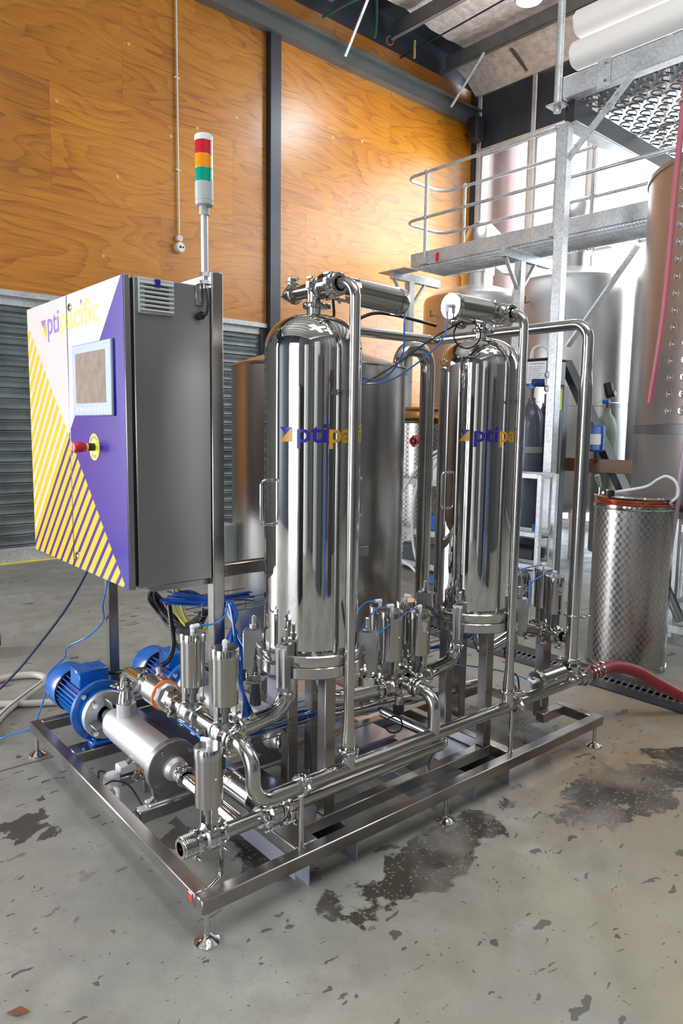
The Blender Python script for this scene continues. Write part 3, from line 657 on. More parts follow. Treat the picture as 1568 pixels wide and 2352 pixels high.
# ================================================================== SKID
T = .165
t = thing('skid_frame', 'long stainless steel skid frame of square tube standing on adjustable feet', 'frame', (1.14, .8, 0))
def bar(a, b, n='beam', w=.05, h=.05, lab=None, mat='frame', bev=.004):
    a, b = V(a), V(b); mb = MB(); lo = V([min(a[i], b[i]) for i in range(3)]); hi = V([max(a[i], b[i]) for i in range(3)]); mb.box(lo, hi, bev); return part(n, mb, mat, t, lab)
Z0, Z1 = .115, T
bar((0, 0, Z0), (2.285, .05, Z1)); bar((0, .0505, Z0), (.05, 1.70, Z1)); bar((.0505, 1.65, Z0), (1.9, 1.70, Z1))
bar((2.235, .0505, Z0), (2.285, .25, Z1)); bar((2.06, .20, Z0), (2.2345, .25, Z1))
bar((.385, .0505, Z0), (.485, 1.6495, Z1), 'cross_beam'); bar((1.56, .0505, Z0), (1.61, .67, Z1), 'cross_beam'); bar((1.9, .67, Z0), (1.95, 1.70, Z1), 'cross_beam')
bar((.4855, .145, Z0), (1.5595, .195, Z1)); bar((.4855, .67, Z0), (2.2, .72, Z1)); bar((2.15, .2505, Z0), (2.2, .6695, Z1), 'cross_beam')
bar((.0505, 1.215, Z0), (.3845, 1.32, Z1), 'motor_rail'); bar((.068, .594, Z0), (.3845, .641, Z1), 'pump_rail')
def post(x, y, z1, w=.05, d=.05, z0=T, n='post'): return bar((x, y, z0), (x+w, y+d, z1), n)
post(.385, .592, 2.165); post(.385, 1.64, 2.165)
post(.587, .145, .722, .05, .05); post(.603, .40, .722, .05, .05); post(.75, .44, .722)
post(1.510, .145, .722); post(1.532, .40, .722); post(1.68, .44, .722)
post(2.105, .252, .565, .072, .05, .115)
bar((.4355, .598, 1.012), (1.2, .64, 1.062), 'tie_beam')
for x0, x1 in ((.445, .67), (1.345, 1.585)):
    mb = MB(); mb.box((x0, .052, 0), (x0+.004, 1.645, .112)); part('fork_plate', mb, 'fork', t, 'pale folded plate of a fork pocket')
    mb = MB(); mb.box((x1-.004, .052, 0), (x1, 1.645, .112)); part('fork_plate', mb, 'fork', t)
    part('fork_cover', MB().box((x0+.004, .198, .106), (x1-.004, 1.645, .112)), 'fork', t)
for x in (.386, 1.10): part('lip_plate', MB().box((x, .052, .045), (x+.003, 1.645, .1145)), 'fork', t)
for x, y in ((.032, .032), (.025, 1.672), (1.135, .03), (2.258, .03), (1.1, 1.672)):
    f = part('leveling_foot', MB().cyl((x, y, .012), (x, y, .115), .0095, seg=14), 'turned', t)
    part('foot_pad', MB().lathe((x, y, 0), (0, 0, 1), [(0, 0), (0, .040), (.006, .040), (.016, .022), (.024, .014), (.026, 0)], 26), 'mirror', f)
part('red_label', MB().box((-.0012, .066, .130), (0, .088, .153)), 'redlab', t, 'small red and white label near the front corner')
part('red_label', MB().box((-.0014, .066, .1535), (0, .088, .1575)), 'whitelab', t, 'white upper strip of the red label')
# gusset shelf plates inside the frame
bar((.70, .50, .15), (1.30, .66, .164), 'drip_tray', mat='fork', bev=0)
# --- fittings
def clampring(parent, c, ax, r=.0254, turn=0, w=.018, mat='turned'):
    c, ax = V(c), V(ax).normalized(); u, q = frame_of(ax); d = Quaternion(ax, turn) @ u; e = ax.cross(d); R = r+.0135
    mb = MB(); mb.lathe(c-ax*w/2, ax, [(0, r), (0, R-.003), (.004, R), (w-.004, R), (w, R-.003), (w, r)], 28)
    mb.rbox(c+d*(R+.006), (w*.9, .02, .026), ax, .002)
    mb.cyl(c+d*(R+.008)-e*.022, c+d*(R+.008)+e*.034, .0032, seg=8)
    p = part('clamp', mb, mat, parent)
    w2 = MB().hexn(c+d*(R+.008)+e*.016, c+d*(R+.008)+e*.028, .0085); w2.rbox(c+d*(R+.008)+e*.030, (.006, .034, .009), e, .002)
    part('wing_nut', w2, 'chrome', p); return p
def ferrule(mb, c, ax, r=.0254):
    c, ax = V(c), V(ax).normalized(); return mb.lathe(c-ax*.006, ax, [(0, r), (.002, r+.008), (.010, r+.008), (.012, r)], 28)
def valve(label, loc, pax, up, name='pneumatic_valve', r=.0254, group='pneumatic valves with steel actuators', fit=True, La=.195, ra=.0445, gap=.108, fitdir=None, logo=True):
    loc, pax, up = V(loc), V(pax).normalized(), V(up).normalized(); s = up.cross(pax).normalized()
    mt = Matrix((s, pax, up)).transposed()
    t = thing(name, label, 'valve', loc, group, mt)
    A = lambda x, y, z: (x, y, z)
    mb = MB(); mb.lathe((0, -.045, 0), (0, 1, 0), [(0, r-.002), (0, r+.011), (.006, r+.011), (.012, r+.002), (.022, r+.014), (.026, r+.021), (.044, r+.021), (.044, r+.0195), (.047, r+.0195), (.047, r+.021), (.064, r+.021), (.068, r+.014), (.078, r+.002), (.084, r+.011), (.09, r+.011), (.09, r-.002)], 36)
    part('valve_body', mb, 'turned', t, local=True)
    for y in (-.047, .047):
        mb = MB(); mb.lathe((0, y-.009, 0), (0, 1, 0), [(0, r), (0, r+.011), (.004, r+.0145), (.014, r+.0145), (.018, r+.011), (.018, r)], 28)
        mb.box((-.012, y-.009, -r-.036), (.012, y+.009, -r-.013), .002); p = part('clamp', mb, 'turned', t, local=True)
        part('wing_nut', MB().cyl((-.03, y, -r-.026), (.03, y, -r-.026), .0035, seg=8).box((.022, y-.014, -r-.031), (.031, y+.014, -r-.021), .002), 'chrome', p, local=True)
    part('stem', MB().cyl((0, 0, r+.018), (0, 0, gap-.012), .012, seg=16).cyl((0, 0, gap-.032), (0, 0, gap+.002), .018, seg=20), 'castd', t, local=True)
    for x in (-1, 1):
        part('yoke_plate', MB().box((x*(ra-.012), -.012, r+.008), (x*(ra-.006), .012, gap+.012), .001), 'brush', t, local=True)
        part('yoke_bolt', MB().hexn((x*(ra-.004), 0, r+.02), (x*(ra+.004), 0, r+.02), .006), 'chrome', t, local=True)
    part('actuator_body', MB().lathe((0, 0, gap), (0, 0, 1), [(0, 0), (0, ra-.002), (.002, ra), (La-.034, ra), (La-.034, ra-.0015), (La-.032, ra-.0015)], 40), 'act', t, local=True)
    part('actuator_cap', MB().lathe((0, 0, gap+La-.033), (0, 0, 1), [(0, ra), (0, ra+.0022), (.029, ra+.0022), (.033, ra), (.033, 0)], 40), 'turned', t, local=True)
    part('cap_screw', MB().sph((-ra-.001, 0, gap+.1), .0045, 10, 6), 'chrome', t, local=True)
    if fit:
        fd = V(fitdir or (-1, 0, 0)); fd = (fd.normalized()); fl = V((fd.dot(s), fd.dot(pax), fd.dot(up))); fl.z = 0
        fl = fl.normalized() if fl.length > .01 else V((1, 0, 0))
        z = gap+La; mb = MB(); mb.cyl((0, 0, z), (0, 0, z+.016), .0075, seg=14); mb.sph((0, 0, z+.018), .0095, 14, 8); mb.cyl(V((0, 0, z+.019)), V((0, 0, z+.019))+fl*.026, .0078, seg=14)
        part('air_fitting', mb, 'whiteplas', t, local=True, label='white plastic elbow fitting')
        t['fx'] = list(loc+mt @ (V((0, 0, z+.019))+fl*.026))
    return t
def fx(t): return V(t['fx'])
def tubeobj(pts, label, r=.0033, mat='bluetube', name='air_tube', cat='tube', n=8, group=None, seg=8):
    return solo(name, MB().sweep(spline(pts, n), r, seg), mat, label, cat, group)
# --- main lines
RUN, HY, HZ = .21, .045, .388
h = thing('header_pipe', 'long polished header pipe running low along the front of the skid', 'pipe', (1.1, HY, .36))
part('tube', MB().pipe([(RUN, .135, .565), (RUN, HY, .565), (RUN, HY, HZ), (2.12, HY, HZ)], .0254, [.075, .075], 28, 12), 'pipe', h)
for x, z in ((.613, .452), (1.06, .43), (1.54, .452), (2.03, .42)):
    part('branch', MB().cyl((x, HY, HZ), (x, HY, z), .0254, seg=28, cap=False), 'pipe', h)
clampring(h, (.405, HY, HZ), (1, 0, 0), .0254, 2.4, .03); clampring(h, (1.58, HY, HZ), (1, 0, 0), .0245, 2.4, .024)
part('union_nut', MB().cyl((2.10, HY, HZ), (2.135, HY, HZ), .034, seg=30).hexn((2.135, HY, HZ), (2.165, HY, HZ), .046), 'turned', h)
for x in (.405, 1.572):
    s = part('support_stub', MB().cyl((x, HY, T), (x, HY, HZ-.03), .0095, seg=16), 'pipe', h); part('stub_foot', MB().cyl((x, HY, T), (x, HY, T+.004), .014, seg=16), 'turned', s)
lp = thing('lower_pipe', 'polished pipe running parallel below and behind the header pipe', 'pipe', (.7, .12, .25)); LY, LZ = .12, .283
part('tube', MB().pipe([(.14, LY, LZ), (1.235, LY, LZ), (1.235, .52, LZ)], .0254, .06, 28, 10), 'pipe', lp)
clampring(lp, (.40, LY, LZ), (1, 0, 0), .0254, 3.4); clampring(lp, (.375, LY, LZ), (1, 0, 0), .0254, 3.9)
mb = MB(); pr = [(0, .022), (0, .0315), (.004, .0335)]
for k in range(7): pr += [(.006+k*.0062, .0335), (.0075+k*.0062, .0365), (.0095+k*.0062, .0365), (.011+k*.0062, .0335)]
pr += [(.054, .034), (.056, .040), (.062, .040), (.062, .0254)]
mb.lathe((-.012, LY, LZ), (1, 0, 0), pr, 36); mb.lathe((-.012, LY, LZ), (1, 0, 0), [(0, .022), (.06, .022)], 36)
part('threaded_end', mb, 'turned', lp)
part('drain_bend', MB().pipe([(.135, LY, LZ-.02), (.135, LY, .135), (.052, .07, .14)], .0085, .02, 14), 'pipe', lp)
s = part('support_stub', MB().cyl((1.17, .17, T), (1.17, .13, LZ-.02), .0085, seg=14), 'pipe', lp)
# --- risers
def riser(x, label, ztop=2.085, yend=.12, r=.019, r0=.0254):
    t = thing('riser_pipe', label, 'pipe', (x, HY, .455))
    mb = MB(); pts = [V((x, HY, .462)), V((x, HY, .485)), V((x, HY, .515)), V((x, HY, .545)), V((x, HY, .57))]; rs = [r0, r0, (r+r0)/2+.001, r+.001, r]
    rest = fillet([(x, HY, .60), (x, HY, ztop), (x, yend, ztop)], .06, 12); mb.sweep(pts+rest, rs+[r]*len(rest), 26, cap=False); part('tube', mb, 'pipe', t)
    clampring(t, (x, HY, .457), (0, 0, 1), r0, radians(-40) if x < 1 else radians(10)); return t
riser(.613, 'tall polished riser pipe in front of the nearer filter housing'); riser(1.54, 'tall polished riser pipe in front of the farther filter housing')
t = thing('return_riser_pipe', 'tallest thick riser at the right end bending back over the skid', 'pipe', (2.03, HY, .49))
mb = MB(); pts = [V((2.03, HY, z)) for z in (.49, .9, 1.4, 1.80, 1.835, 1.865)]; rs = [.0318]*4+[.029, .0254]
rest = fillet([(2.03, HY, 1.89), (2.03, HY, 2.09), (2.03, 1.0, 2.09), (1.0, 1.0, 2.085), (1.0, 1.0, 1.93)], [.075, .07, .07], 12); mb.sweep(pts+rest, rs+[.0254]*len(rest), 28, cap=False)
part('tube', mb, 'pipe', t); clampring(t, (2.03, HY, .72), (0, 0, 1), .0315, 0.2, .012); clampring(t, (2.03, HY, .50), (0, 0, 1), .0315, 3.4, .02)
part('branch', MB().cyl((2.03, HY, .60), (2.03, .085, .60), .0254, seg=26), 'pipe', t)
# --- filter housings
def cyl_text(mb, c, R, phi0, z0):
    """wrap x,y lettering round a vertical cylinder"""
    out = []
    for p in mb.v:
        a = phi0+p.x/R; out.append(V((c[0]+(R+p.z+.0009)*cos(a), c[1]+(R+p.z+.0009)*sin(a), z0+p.y)))
    mb.v = out; return mb
def subdivide_x(mb, step=.004):
    bm = bmesh.new(); vs = [bm.verts.new(p) for p in mb.v]
    for f in mb.f:
        try: bm.faces.new([vs[i] for i in f])
        except ValueError: pass
    x = min(p.x for p in mb.v)
    while x < max(p.x for p in mb.v):
        bmesh.ops.bisect_plane(bm, geom=bm.verts[:]+bm.edges[:]+bm.faces[:], plane_co=(x, 0, 0), plane_no=(1, 0, 0)); x += step
    bm.verts.index_update(); r = MB(); r.v = [v.co.copy() for v in bm.verts]; r.f = [tuple(v.index for v in f.verts) for f in bm.faces]; bm.free(); return r
TR = .1755
def toggle_clamp(parent, c, phi, zf):
    """cast two-rib toggle clamp gripping the flange at angle phi"""
    d = V((cos(phi), sin(phi), 0)); e = V((-sin(phi), cos(phi), 0)); base = V((c[0], c[1], 0))+d*.182
    mt = Matrix((d, e, V((0, 0, 1)))).transposed().to_4x4(); mt.translation = base+V((0, 0, zf))
    k = [part('toggle_clamp', MB().prism([(0, .055), (0, .090), (.006, .096), (.062, .096), (.068, .088), (.060, -.03), (.050, -.075), (.038, -.078), (.030, -.01), (.022, .045)], -.021, .021, mt @ Matrix(((1, 0, 0, 0), (0, 0, 1, 0), (0, 1, 0, 0), (0, 0, 0, 1)))), 'clampcast', parent)][0]
    for y in (-.012, .012): part('rib', MB().box((.052, y-.007, -.055), (.071, y+.007, .088), .003, mt), 'clampcast', k)
    part('bolt', MB().cyl(mt @ V((.030, 0, .096)), mt @ V((.030, 0, .150)), .0095, seg=16, ch=.003), 'turned', k); part('nut', MB().hexn(mt @ V((.030, 0, .100)), mt @ V((.030, 0, .116)), .0165), 'turned', k)
    mb = MB(); mb.cyl(mt @ V((.03, -.024, -.085)), mt @ V((.03, .024, -.085)), .006, seg=12); mb.box((.005, -.014, -.112), (.018, .014, -.05), .002, mt); mb.box((.0, -.014, -.112), (.06, -.010, -.078), .001, mt); mb.box((.0, .010, -.112), (.06, .014, -.078), .001, mt)
    part('latch', mb, 'chrome', k); return k
def housing(cx, cy, label, phis):
    c = (cx, cy); t = thing('filter_housing', label, 'tank', (cx, cy, .72), 'mirror polished filter housings'); z0 = .806; zs = 1.865
    dome = [(zs+.135*sin(a)**1.0, TR*(1-.001)*cos(a)) for a in [pi/2*k/14 for k in range(15)]]
    pr = [(z0, TR)]+[(z0+.006+k*(zs-z0-.006)/6, TR) for k in range(7)]
    # torispherical head
    ztop = zs+.132; head = [(zs+.130*sin(a)**1.0, TR*cos(a)**.72) for a in [pi/2*k/26 for k in range(1, 26)]]+[(ztop, 0)]
    part('shell', MB().lathe((cx, cy, 0), (0, 0, 1), pr+head, 96), 'mirror', t)
    part('upper_flange', MB().lathe((cx, cy, 0), (0, 0, 1), [(.766, TR-.02), (.766, .205), (.768, .2065), (.802, .2065), (.806, .203), (.808, TR), (.812, TR)], 72), 'turned', t)
    part('lower_flange', MB().lathe((cx, cy, 0), (0, 0, 1), [(.722, 0), (.722, .203), (.725, .206), (.761, .206), (.7635, .204), (.7635, TR-.02)], 72), 'turned', t)
    part('nozzle', MB().cyl((cx, cy, ztop-.006), (cx, cy, 2.045), .0265, seg=28), 'mirror', t)
    clampring(t, (cx, cy, 2.028), (0, 0, 1), .0265, 1.1, .02)
    tee = MB().cyl((cx, cy-.045, 2.085), (cx, cy+.115, 2.085), .0254, seg=28); tee.cyl((cx, cy, 2.085), (cx, cy, 2.04), .0254, seg=28); part('tee', tee, 'pipe', t)
    clampring(t, (cx, cy+.115, 2.085), (0, 1, 0), .0254, 1.2); part('vent_plug', MB().lathe((cx, cy+.118, 2.085), (0, 1, 0), [(0, .0265), (.012, .0265), (.014, .030), (.022, .030), (.024, .022), (.034, .024), (.05, .019), (.052, .009), (.085, .002), (.086, 0)], 24), 'turned', t)
    for ph in phis: toggle_clamp(t, c, ph, .755)
    for ph, z in ((radians(179), 1.335), (radians(-6), 1.335)):
        d = V((cos(ph), sin(ph), 0)); b = V((cx, cy, z)); R = TR-.001
        hd = part('handle', MB().pipe([b+d*R+V((0, 0, .078)), b+d*(R+.047)+V((0, 0, .078)), b+d*(R+.047)-V((0, 0, .078)), b+d*R-V((0, 0, .078))], .0052, .018, 14), 'chrome', t)
        for zz in (.078, -.078): part('handle_collar', MB().cyl(b+d*R+V((0, 0, zz)), b+d*(R+.008)+V((0, 0, zz)), .008, seg=14), 'chrome', hd)
    # lettering and emblem
    zb = 1.549
    for txt, x0, x1, mt_ in (('pti', 0, .104, 'logoblue'), ('pacific', .1125, .362, 'logogold')):
        mb = text_mb(txt, .093, .0004, 1, .0016); mb = fit(mb, x0, x1); mb = subdivide_x(mb); part('lettering', cyl_text(mb, c, TR, radians(214.5), zb), mt_, t, 'blue letters pti' if txt == 'pti' else 'gold letters pacific')
    e0, e1 = 0, .050
    def tri(ps, mt_, lab):
        mb = MB().prism(ps, 0, .0005); part('emblem', cyl_text(subdivide_x(mb), c, TR, radians(192.8), zb), mt_, t, lab)
    tri([(e0, .050), (e1, .050), (.025, .025)], 'logoblue', 'blue triangle of the emblem'); tri([(e0, 0), (e1, 0), (e1, .050)], 'logogold', 'gold triangle of the emblem')
    mb = text_mb('SARTORIUS', .030, .0002); mb = fit(mb, 0, .155); part('etched_name', cyl_text(subdivide_x(mb), c, TR, radians(247.6), 1.708), 'txtgrey', t, 'thin etched maker lettering')
    return t
housing(.613, .27, 'nearer mirror polished filter housing with dished top and bolted base', [radians(146), radians(208), radians(311)])
housing(1.54, .27, 'farther mirror polished filter housing behind the second riser', [radians(132), radians(206), radians(302)])
for ph in (.9,): pass
# --- valves
vA = valve('left one of the two upright actuators over the near cross pipe', (RUN, .44, .565), (0, 1, 0), (0, 0, 1), fitdir=(1, .1, 0))
vB = valve('upright actuator just right of the near pair, before the pipe bend', (RUN, .215, .565), (0, 1, 0), (0, 0, 1), fitdir=(-.6, -.8, 0))
vC = valve('lowest front actuator standing over the threaded pipe end', (.092, LY, LZ+.006), (1, 0, 0), (0, 0, 1), fitdir=(-.5, .9, 0))
vD = valve('actuator lying flat behind the front elbow with a circular mark', (.335, LY+.0, LZ), (1, 0, 0), (0, 1, 0.0), fit=False, gap=.10)
vE = valve('actuator lying flat on top of the nearer filter housing', (.613, .182, 2.085), (0, 1, 0), (1, 0, -.04), La=.24, fitdir=(0, 0, -1), ra=.048)
vF = valve('actuator lying flat on the farther filter housing with lit white cap', (1.54, .160, 2.085), (0, 1, 0), (-1, 0, 0), La=.22, fitdir=(0, 0, -1), ra=.050)
vG = valve('actuator lying flat over the right end of the header pipe', (2.03, HY, .455), (0, 0, 1), (-1, 0, 0), La=.20, fitdir=(0, 1, .2), gap=.09)
MZ = .553
vH = valve('front left actuator of the middle cluster between the two housings', (1.0, .235, MZ), (1, 0, 0), (0, 0, 1), fitdir=(-1, .2, 0), La=.205)
vI = valve('front right actuator of the middle cluster, with round emblem', (1.165, .235, MZ), (1, 0, 0), (0, 0, 1), fitdir=(-1, -.2, 0), La=.185, gap=.10)
vJ = valve('rear left actuator of the middle cluster, half hidden', (1.06, .37, MZ), (0, 1, 0), (0, 0, 1), fitdir=(-1, .2, 0), La=.19)
vK = valve('rear right actuator of the middle cluster, beside the U pipe', (1.215, .37, MZ), (0, 1, 0), (0, 0, 1), fitdir=(.2, -1, 0), La=.19)
vL = valve('nearest upright actuator of the right end cluster', (2.03, .155, .60), (0, 1, 0), (0, 0, 1), fitdir=(-1, 0, 0), La=.185)
vM = valve('upright actuator just behind the nearest one at the right end', (2.09, .262, .60), (0, 1, 0), (0, 0, 1), fitdir=(-1, 0, 0), La=.20)
vN = valve('upright actuator farthest left in the right end cluster', (2.01, .345, .585), (1, 0, 0), (0, 0, 1), fitdir=(0, -1, 0), La=.19)
for v in (vI, vK, vL, vN, vJ):     # round emblem etched on the actuator
    R = .0446; c = (0, 0); mb = MB(); mb.lathe((0, 0, 0), (0, 0, 1), [(0, .009), (0, .0075)], 24); mb.f = mb.f
    ring = MB().torus((0, 0, 0), (0, 0, 1), .0095, .0011, 22, 5); ring.box((-.006, .002, -.0004), (.006, .0035, .0004)); ring.box((-.0008, -.006, -.0004), (.0008, .002, .0004))
    for k in range(3): ring.box((-.007, -.018-.005*k, -.0004), (.007, -.0165-.005*k, .0004))
    vx = v.matrix_basis.inverted().to_3x3() @ V((-.35, -.94, 0)); ph = math.atan2(vx.y, vx.x)
    part('round_emblem', cyl_text(ring, c, R, ph, .235), 'whitelab', v, 'white round emblem with small print', local=True)
v = vD; ring = MB().torus((0, 0, 0), (0, 0, 1), .010, .0013, 22, 5); ring.box((-.002, -.005, -.0004), (.002, .005, .0004)); ring.box((-.02, .014, -.0004), (-.004, .017, .0004))
vx = v.matrix_basis.inverted().to_3x3() @ V((-.75, 0, .65)); part('round_emblem', cyl_text(ring, (0, 0), .0446, math.atan2(vx.y, vx.x), .225), 'whitelab', v, 'white round emblem', local=True)
# --- connecting pipes
def pipeobj(path, r, R, label, name='connecting_pipe', mat='pipe', group=None, clamps=()):
    P = [V(p) for p in path]; t = thing(name, label, 'pipe', sum(P, V())/len(P)); part('tube', MB().pipe(path, r, R, 26, 10), mat, t)
    for c, ax, rr, tn in clamps: clampring(t, c, ax, rr, tn)
    return t
pipeobj([(.50, .25, .722), (.50, .25, .572), (.24, .222, .562)], .0318, .11, 'wide polished elbow from the near housing base to the near valves', mat='mirror', clamps=[((.262, .224, .563), (1, .1, 0), .03, 1)])
pipeobj([(.668, .27, .722), (.668, .27, .548), (.945, .24, .548)], .0300, .09, 'polished elbow from the near housing base to the middle cluster', mat='mirror', clamps=[((.93, .241, .549), (1, -.1, 0), .03, 2.2)])
pipeobj([(1.44, .27, .722), (1.44, .27, .558), (1.22, .237, .556)], .0300, .09, 'polished elbow from the far housing to the middle cluster', mat='mirror')
pipeobj([(1.60, .27, .722), (1.60, .27, .55), (1.95, .34, .575)], .0270, .09, 'polished elbow from the far housing toward the right end cluster', mat='mirror')
pipeobj([(1.06, .215, MZ), (1.06, HY, MZ), (1.06, HY, .405)], .0254, .065, 'satin elbow dropping from the middle cluster into the header pipe', clamps=[((1.06, .150, MZ), (0, 1, 0), .0254, .8), ((1.06, .125, MZ), (0, 1, 0), .0254, 2.8)])
pipeobj([(1.085, .235, MZ), (1.085, .55, MZ)], .0265, .05, 'short cross body pipe linking the middle cluster front to back', 'cross_body_pipe', 'mirror')
pipeobj([(2.03, .20, .60), (2.03, .44, .59)], .0254, .05, 'short pipe linking the right end valves front to back', 'cross_body_pipe')
pipeobj([(RUN, .17, .565), (RUN, .13, .565)], .0256, .05, 'short ferrule pipe between the near valve and the big bend', 'ferrule_pipe', clamps=[((RUN, .148, .565), (0, 1, 0), .0254, 3.5)])
pipeobj([(RUN, .262, .565), (RUN, .395, .565)], .0254, .05, 'short straight pipe between the two near upright valves', 'spool_pipe')
pipeobj([(1.57, .80, 1.86), (1.57, .80, 2.0), (1.77, .80, 2.0), (1.77, .80, .50), (1.77, .95, .42)], .038, [.085, .085, .07], 'wide inverted U pipe leaving the surge tank top, behind the housings', 'u_bend_pipe')
pipeobj([(.80, .62, .30), (1.9, .45, .30)], .0254, .05, 'dark polished pipe crossing low under the middle cluster', 'crossing_pipe', 'mirror')
# sensor hanging below middle cluster
t = thing('flow_sensor', 'steel sensor with square black plug hanging below the middle cluster', 'sensor', (1.065, .25, .38))
part('sensor_body', MB().cyl((1.065, .25, .53), (1.065, .25, .45), .0165, seg=24), 'turned', t); part('plug', MB().box((1.047, .232, .405), (1.083, .268, .45), .003), 'blackp', t)
part('cable_loop', MB().torus((1.04, .25, .365), (.6, .75, 0), .036, .0038, 26, 8), 'black', t)
# --- surge tank
t = thing('surge_tank', 'large brushed stainless tank with conical top behind the nearer housing', 'tank', (1.29, 1.1, .165)); c = (1.29, 1.1)
part('shell', MB().lathe((*c, 0), (0, 0, 1), [(.40, 0), (.42, .30), (.47, .425), (.50, .44), (1.885, .44)], 80), 'brushv', t)
part('cone_top', MB().lathe((*c, 0), (0, 0, 1), [(1.885, .44), (1.893, .443), (1.902, .438), (2.03, .05), (2.05, .04), (2.05, 0)], 80), 'brushv', t)
for k in range(3):
    a = .7+k*2*pi/3; part('leg', MB().cyl((c[0]+.33*cos(a), c[1]+.33*sin(a), T), (c[0]+.33*cos(a), c[1]+.33*sin(a), .46), .03, seg=20), 'brush', t)
part('control_box', MB().box((.800, 1.21, .93), (.86, 1.30, 1.12), .006), 'grayplas', t)
# --- pumps
def pump(px, label, axis_z=.295, full=True, group='blue motor pumps on the skid'):
    t = thing('pump', label, 'pump', (px, 1.0, T), group); A = lambda y: (px, y, axis_z)
    # blue motor
    mt = part('motor_body', MB().lathe(A(1.345), (0, 1, 0), [(0, .078), (.30, .078), (.31, .07), (.31, 0)], 40), 'blue', t)
    for k in range(30):
        a = 2*pi*k/30
        if 70 < (math.degrees(a) % 360) < 110: continue
        d = V((cos(a), 0, sin(a))); mb = MB(); mtx = Matrix((d, V((0, 1, 0)), d.cross(V((0, 1, 0))))).transposed().to_4x4(); mtx.translation = V(A(1.36)); mb.box((.07, 0, -.0022), (.101, .27, .0022), 0, mtx); part('cooling_fin', mb, 'blue', mt)
    part('fan_cowl', MB().lathe(A(1.655), (0, 1, 0), [(-.02, .108), (.0, .112), (.10, .112), (.125, .10), (.135, .07), (.135, 0)], 48), 'blue', t)
    part('cowl_gap_grille', MB().lathe(A(1.63), (0, 1, 0), [(0, .080), (.0, .104), (.02, .108)], 40), 'black', t)
    part('motor_flange', MB().lathe(A(1.305), (0, 1, 0), [(0, .095), (0, .138), (.003, .141), (.020, .141), (.022, .138), (.03, .10), (.045, .085)], 56), 'blue', t)
    part('adapter_ring', MB().lathe(A(1.272), (0, 1, 0), [(0, .03), (0, .108), (.032, .108)], 48), 'blue', t)
    part('terminal_box', MB().box((px-.068, 1.40, axis_z+.085), (px+.072, 1.52, axis_z+.160), .005), 'blue', t)
    tb = part('terminal_lid', MB().box((px-.070, 1.398, axis_z+.158), (px+.074, 1.522, axis_z+.168), .004), 'blue', t, 'blue lid with embossed lettering')
    w = text_mb('WEG', .032, .001); w.xf(Matrix.Translation((px-.03, 1.45, axis_z+.1685))); part('embossed_letters', w, 'blue', tb)
    mb = MB(); mb.box((px-.075, 1.235, T), (px+.085, 1.30, T+.016), .004); mb.box((px-.05, 1.262, T+.014), (px+.05, 1.30, axis_z-.09), .004); part('motor_foot', mb, 'blue', t)
    for x in (-.055, .065): part('foot_bolt', MB().hexn((px+x, 1.262, T+.016), (px+x, 1.262, T+.028), .011), 'chrome', t)
    for a in (.785, 2.356, 3.927, 5.498):
        d = V((cos(a), 0, sin(a))); part('flange_bolt', MB().hexn(V(A(1.305))+d*.125, V(A(1.290))+d*.125, .012), 'chrome', t); part('flange_bolt', MB().hexn(V(A(1.235))+d*.092, V(A(1.218))+d*.092, .0125), 'chrome', t)
    if not full: return t
    part('casing_flange', MB().lathe(A(1.24), (0, 1, 0), [(0, .05), (0, .107), (.004, .110), (.028, .110), (.032, .107)], 52), 'cast', t)
    for a in (.2, 1.77, 3.34, 4.91):
        d = V((cos(a), 0, sin(a))); part('rib', MB().rbox(V(A(1.20))+d*.07, (.045, .10, .008), d, .003), 'castd', t)
    part('casing', MB().lathe(A(.63), (0, 1, 0), [(0, .0), (0, .073), (.45, .073), (.50, .070), (.535, .056), (.56, .03), (.61, .03)], 56), 'cast', t)
    part('front_flange', MB().lathe(A(.60), (0, 1, 0), [(0, 0), (0, .103), (.003, .106), (.03, .106), (.033, .103), (.033, .06)], 56), 'castd', t)
    mb = MB(); mb.prism([(-.10, T-axis_z+.014), (-.10, T-axis_z), (.10, T-axis_z), (.10, T-axis_z+.014), (.078, T-axis_z+.03), (.085, -.05), (-.085, -.05), (-.078, T-axis_z+.03)], 0, .018, Matrix.Translation((px, .61, axis_z)) @ Matrix.Rotation(pi/2, 4, 'X') @ Matrix.Translation((0, 0, -.018)))
    part('front_foot', mb, 'castd', t); part('foot_pad', MB().box((px-.10, .596, T), (px+.10, .650, T+.012), .003), 'cast', t)
    for a in (.6, 2.2, 3.9, 5.5):
        d = V((cos(a), 0, sin(a))); part('flange_bolt', MB().hexn(V(A(.602))+d*.088, V(A(.592))+d*.088, .009), 'chrome', t)
    part('foot_bolt', MB().hexn((px-.07, .618, T+.012), (px-.07, .618, T+.022), .010), 'chrome', t)
    part('casing_plug', MB().cyl((px-.060, .86, axis_z-.045), (px-.078, .86, axis_z-.056), .013, seg=18), 'turned', t)
    part('inlet_hub', MB().lathe(A(.52), (0, 1, 0), [(0, .026), (0, .034), (.05, .034), (.065, .046), (.085, .046)], 32), 'cast', t)
    part('outlet_hub', MB().cyl((px, 1.035, axis_z+.05), (px, 1.035, axis_z+.125), .041, seg=32), 'cast', t)
    part('reducer', MB().lathe((px, 1.035, axis_z+.125), (0, 0, 1), [(0, .040), (.002, .036), (.012, .035), (.04, .030), (.055, .0254), (.075, .0254)], 30), 'mirror', t)
    clampring(t, (px, 1.035, axis_z+.195), (0, 0, 1), .0254, radians(200)); clampring(t, A(.505), (0, 1, 0), .0254, 1.0)
    return t
pump(.21, 'nearer blue motor with bead blasted pump casing lying along the skid end')
pump(.66, 'second blue motor pump behind the upright actuators')
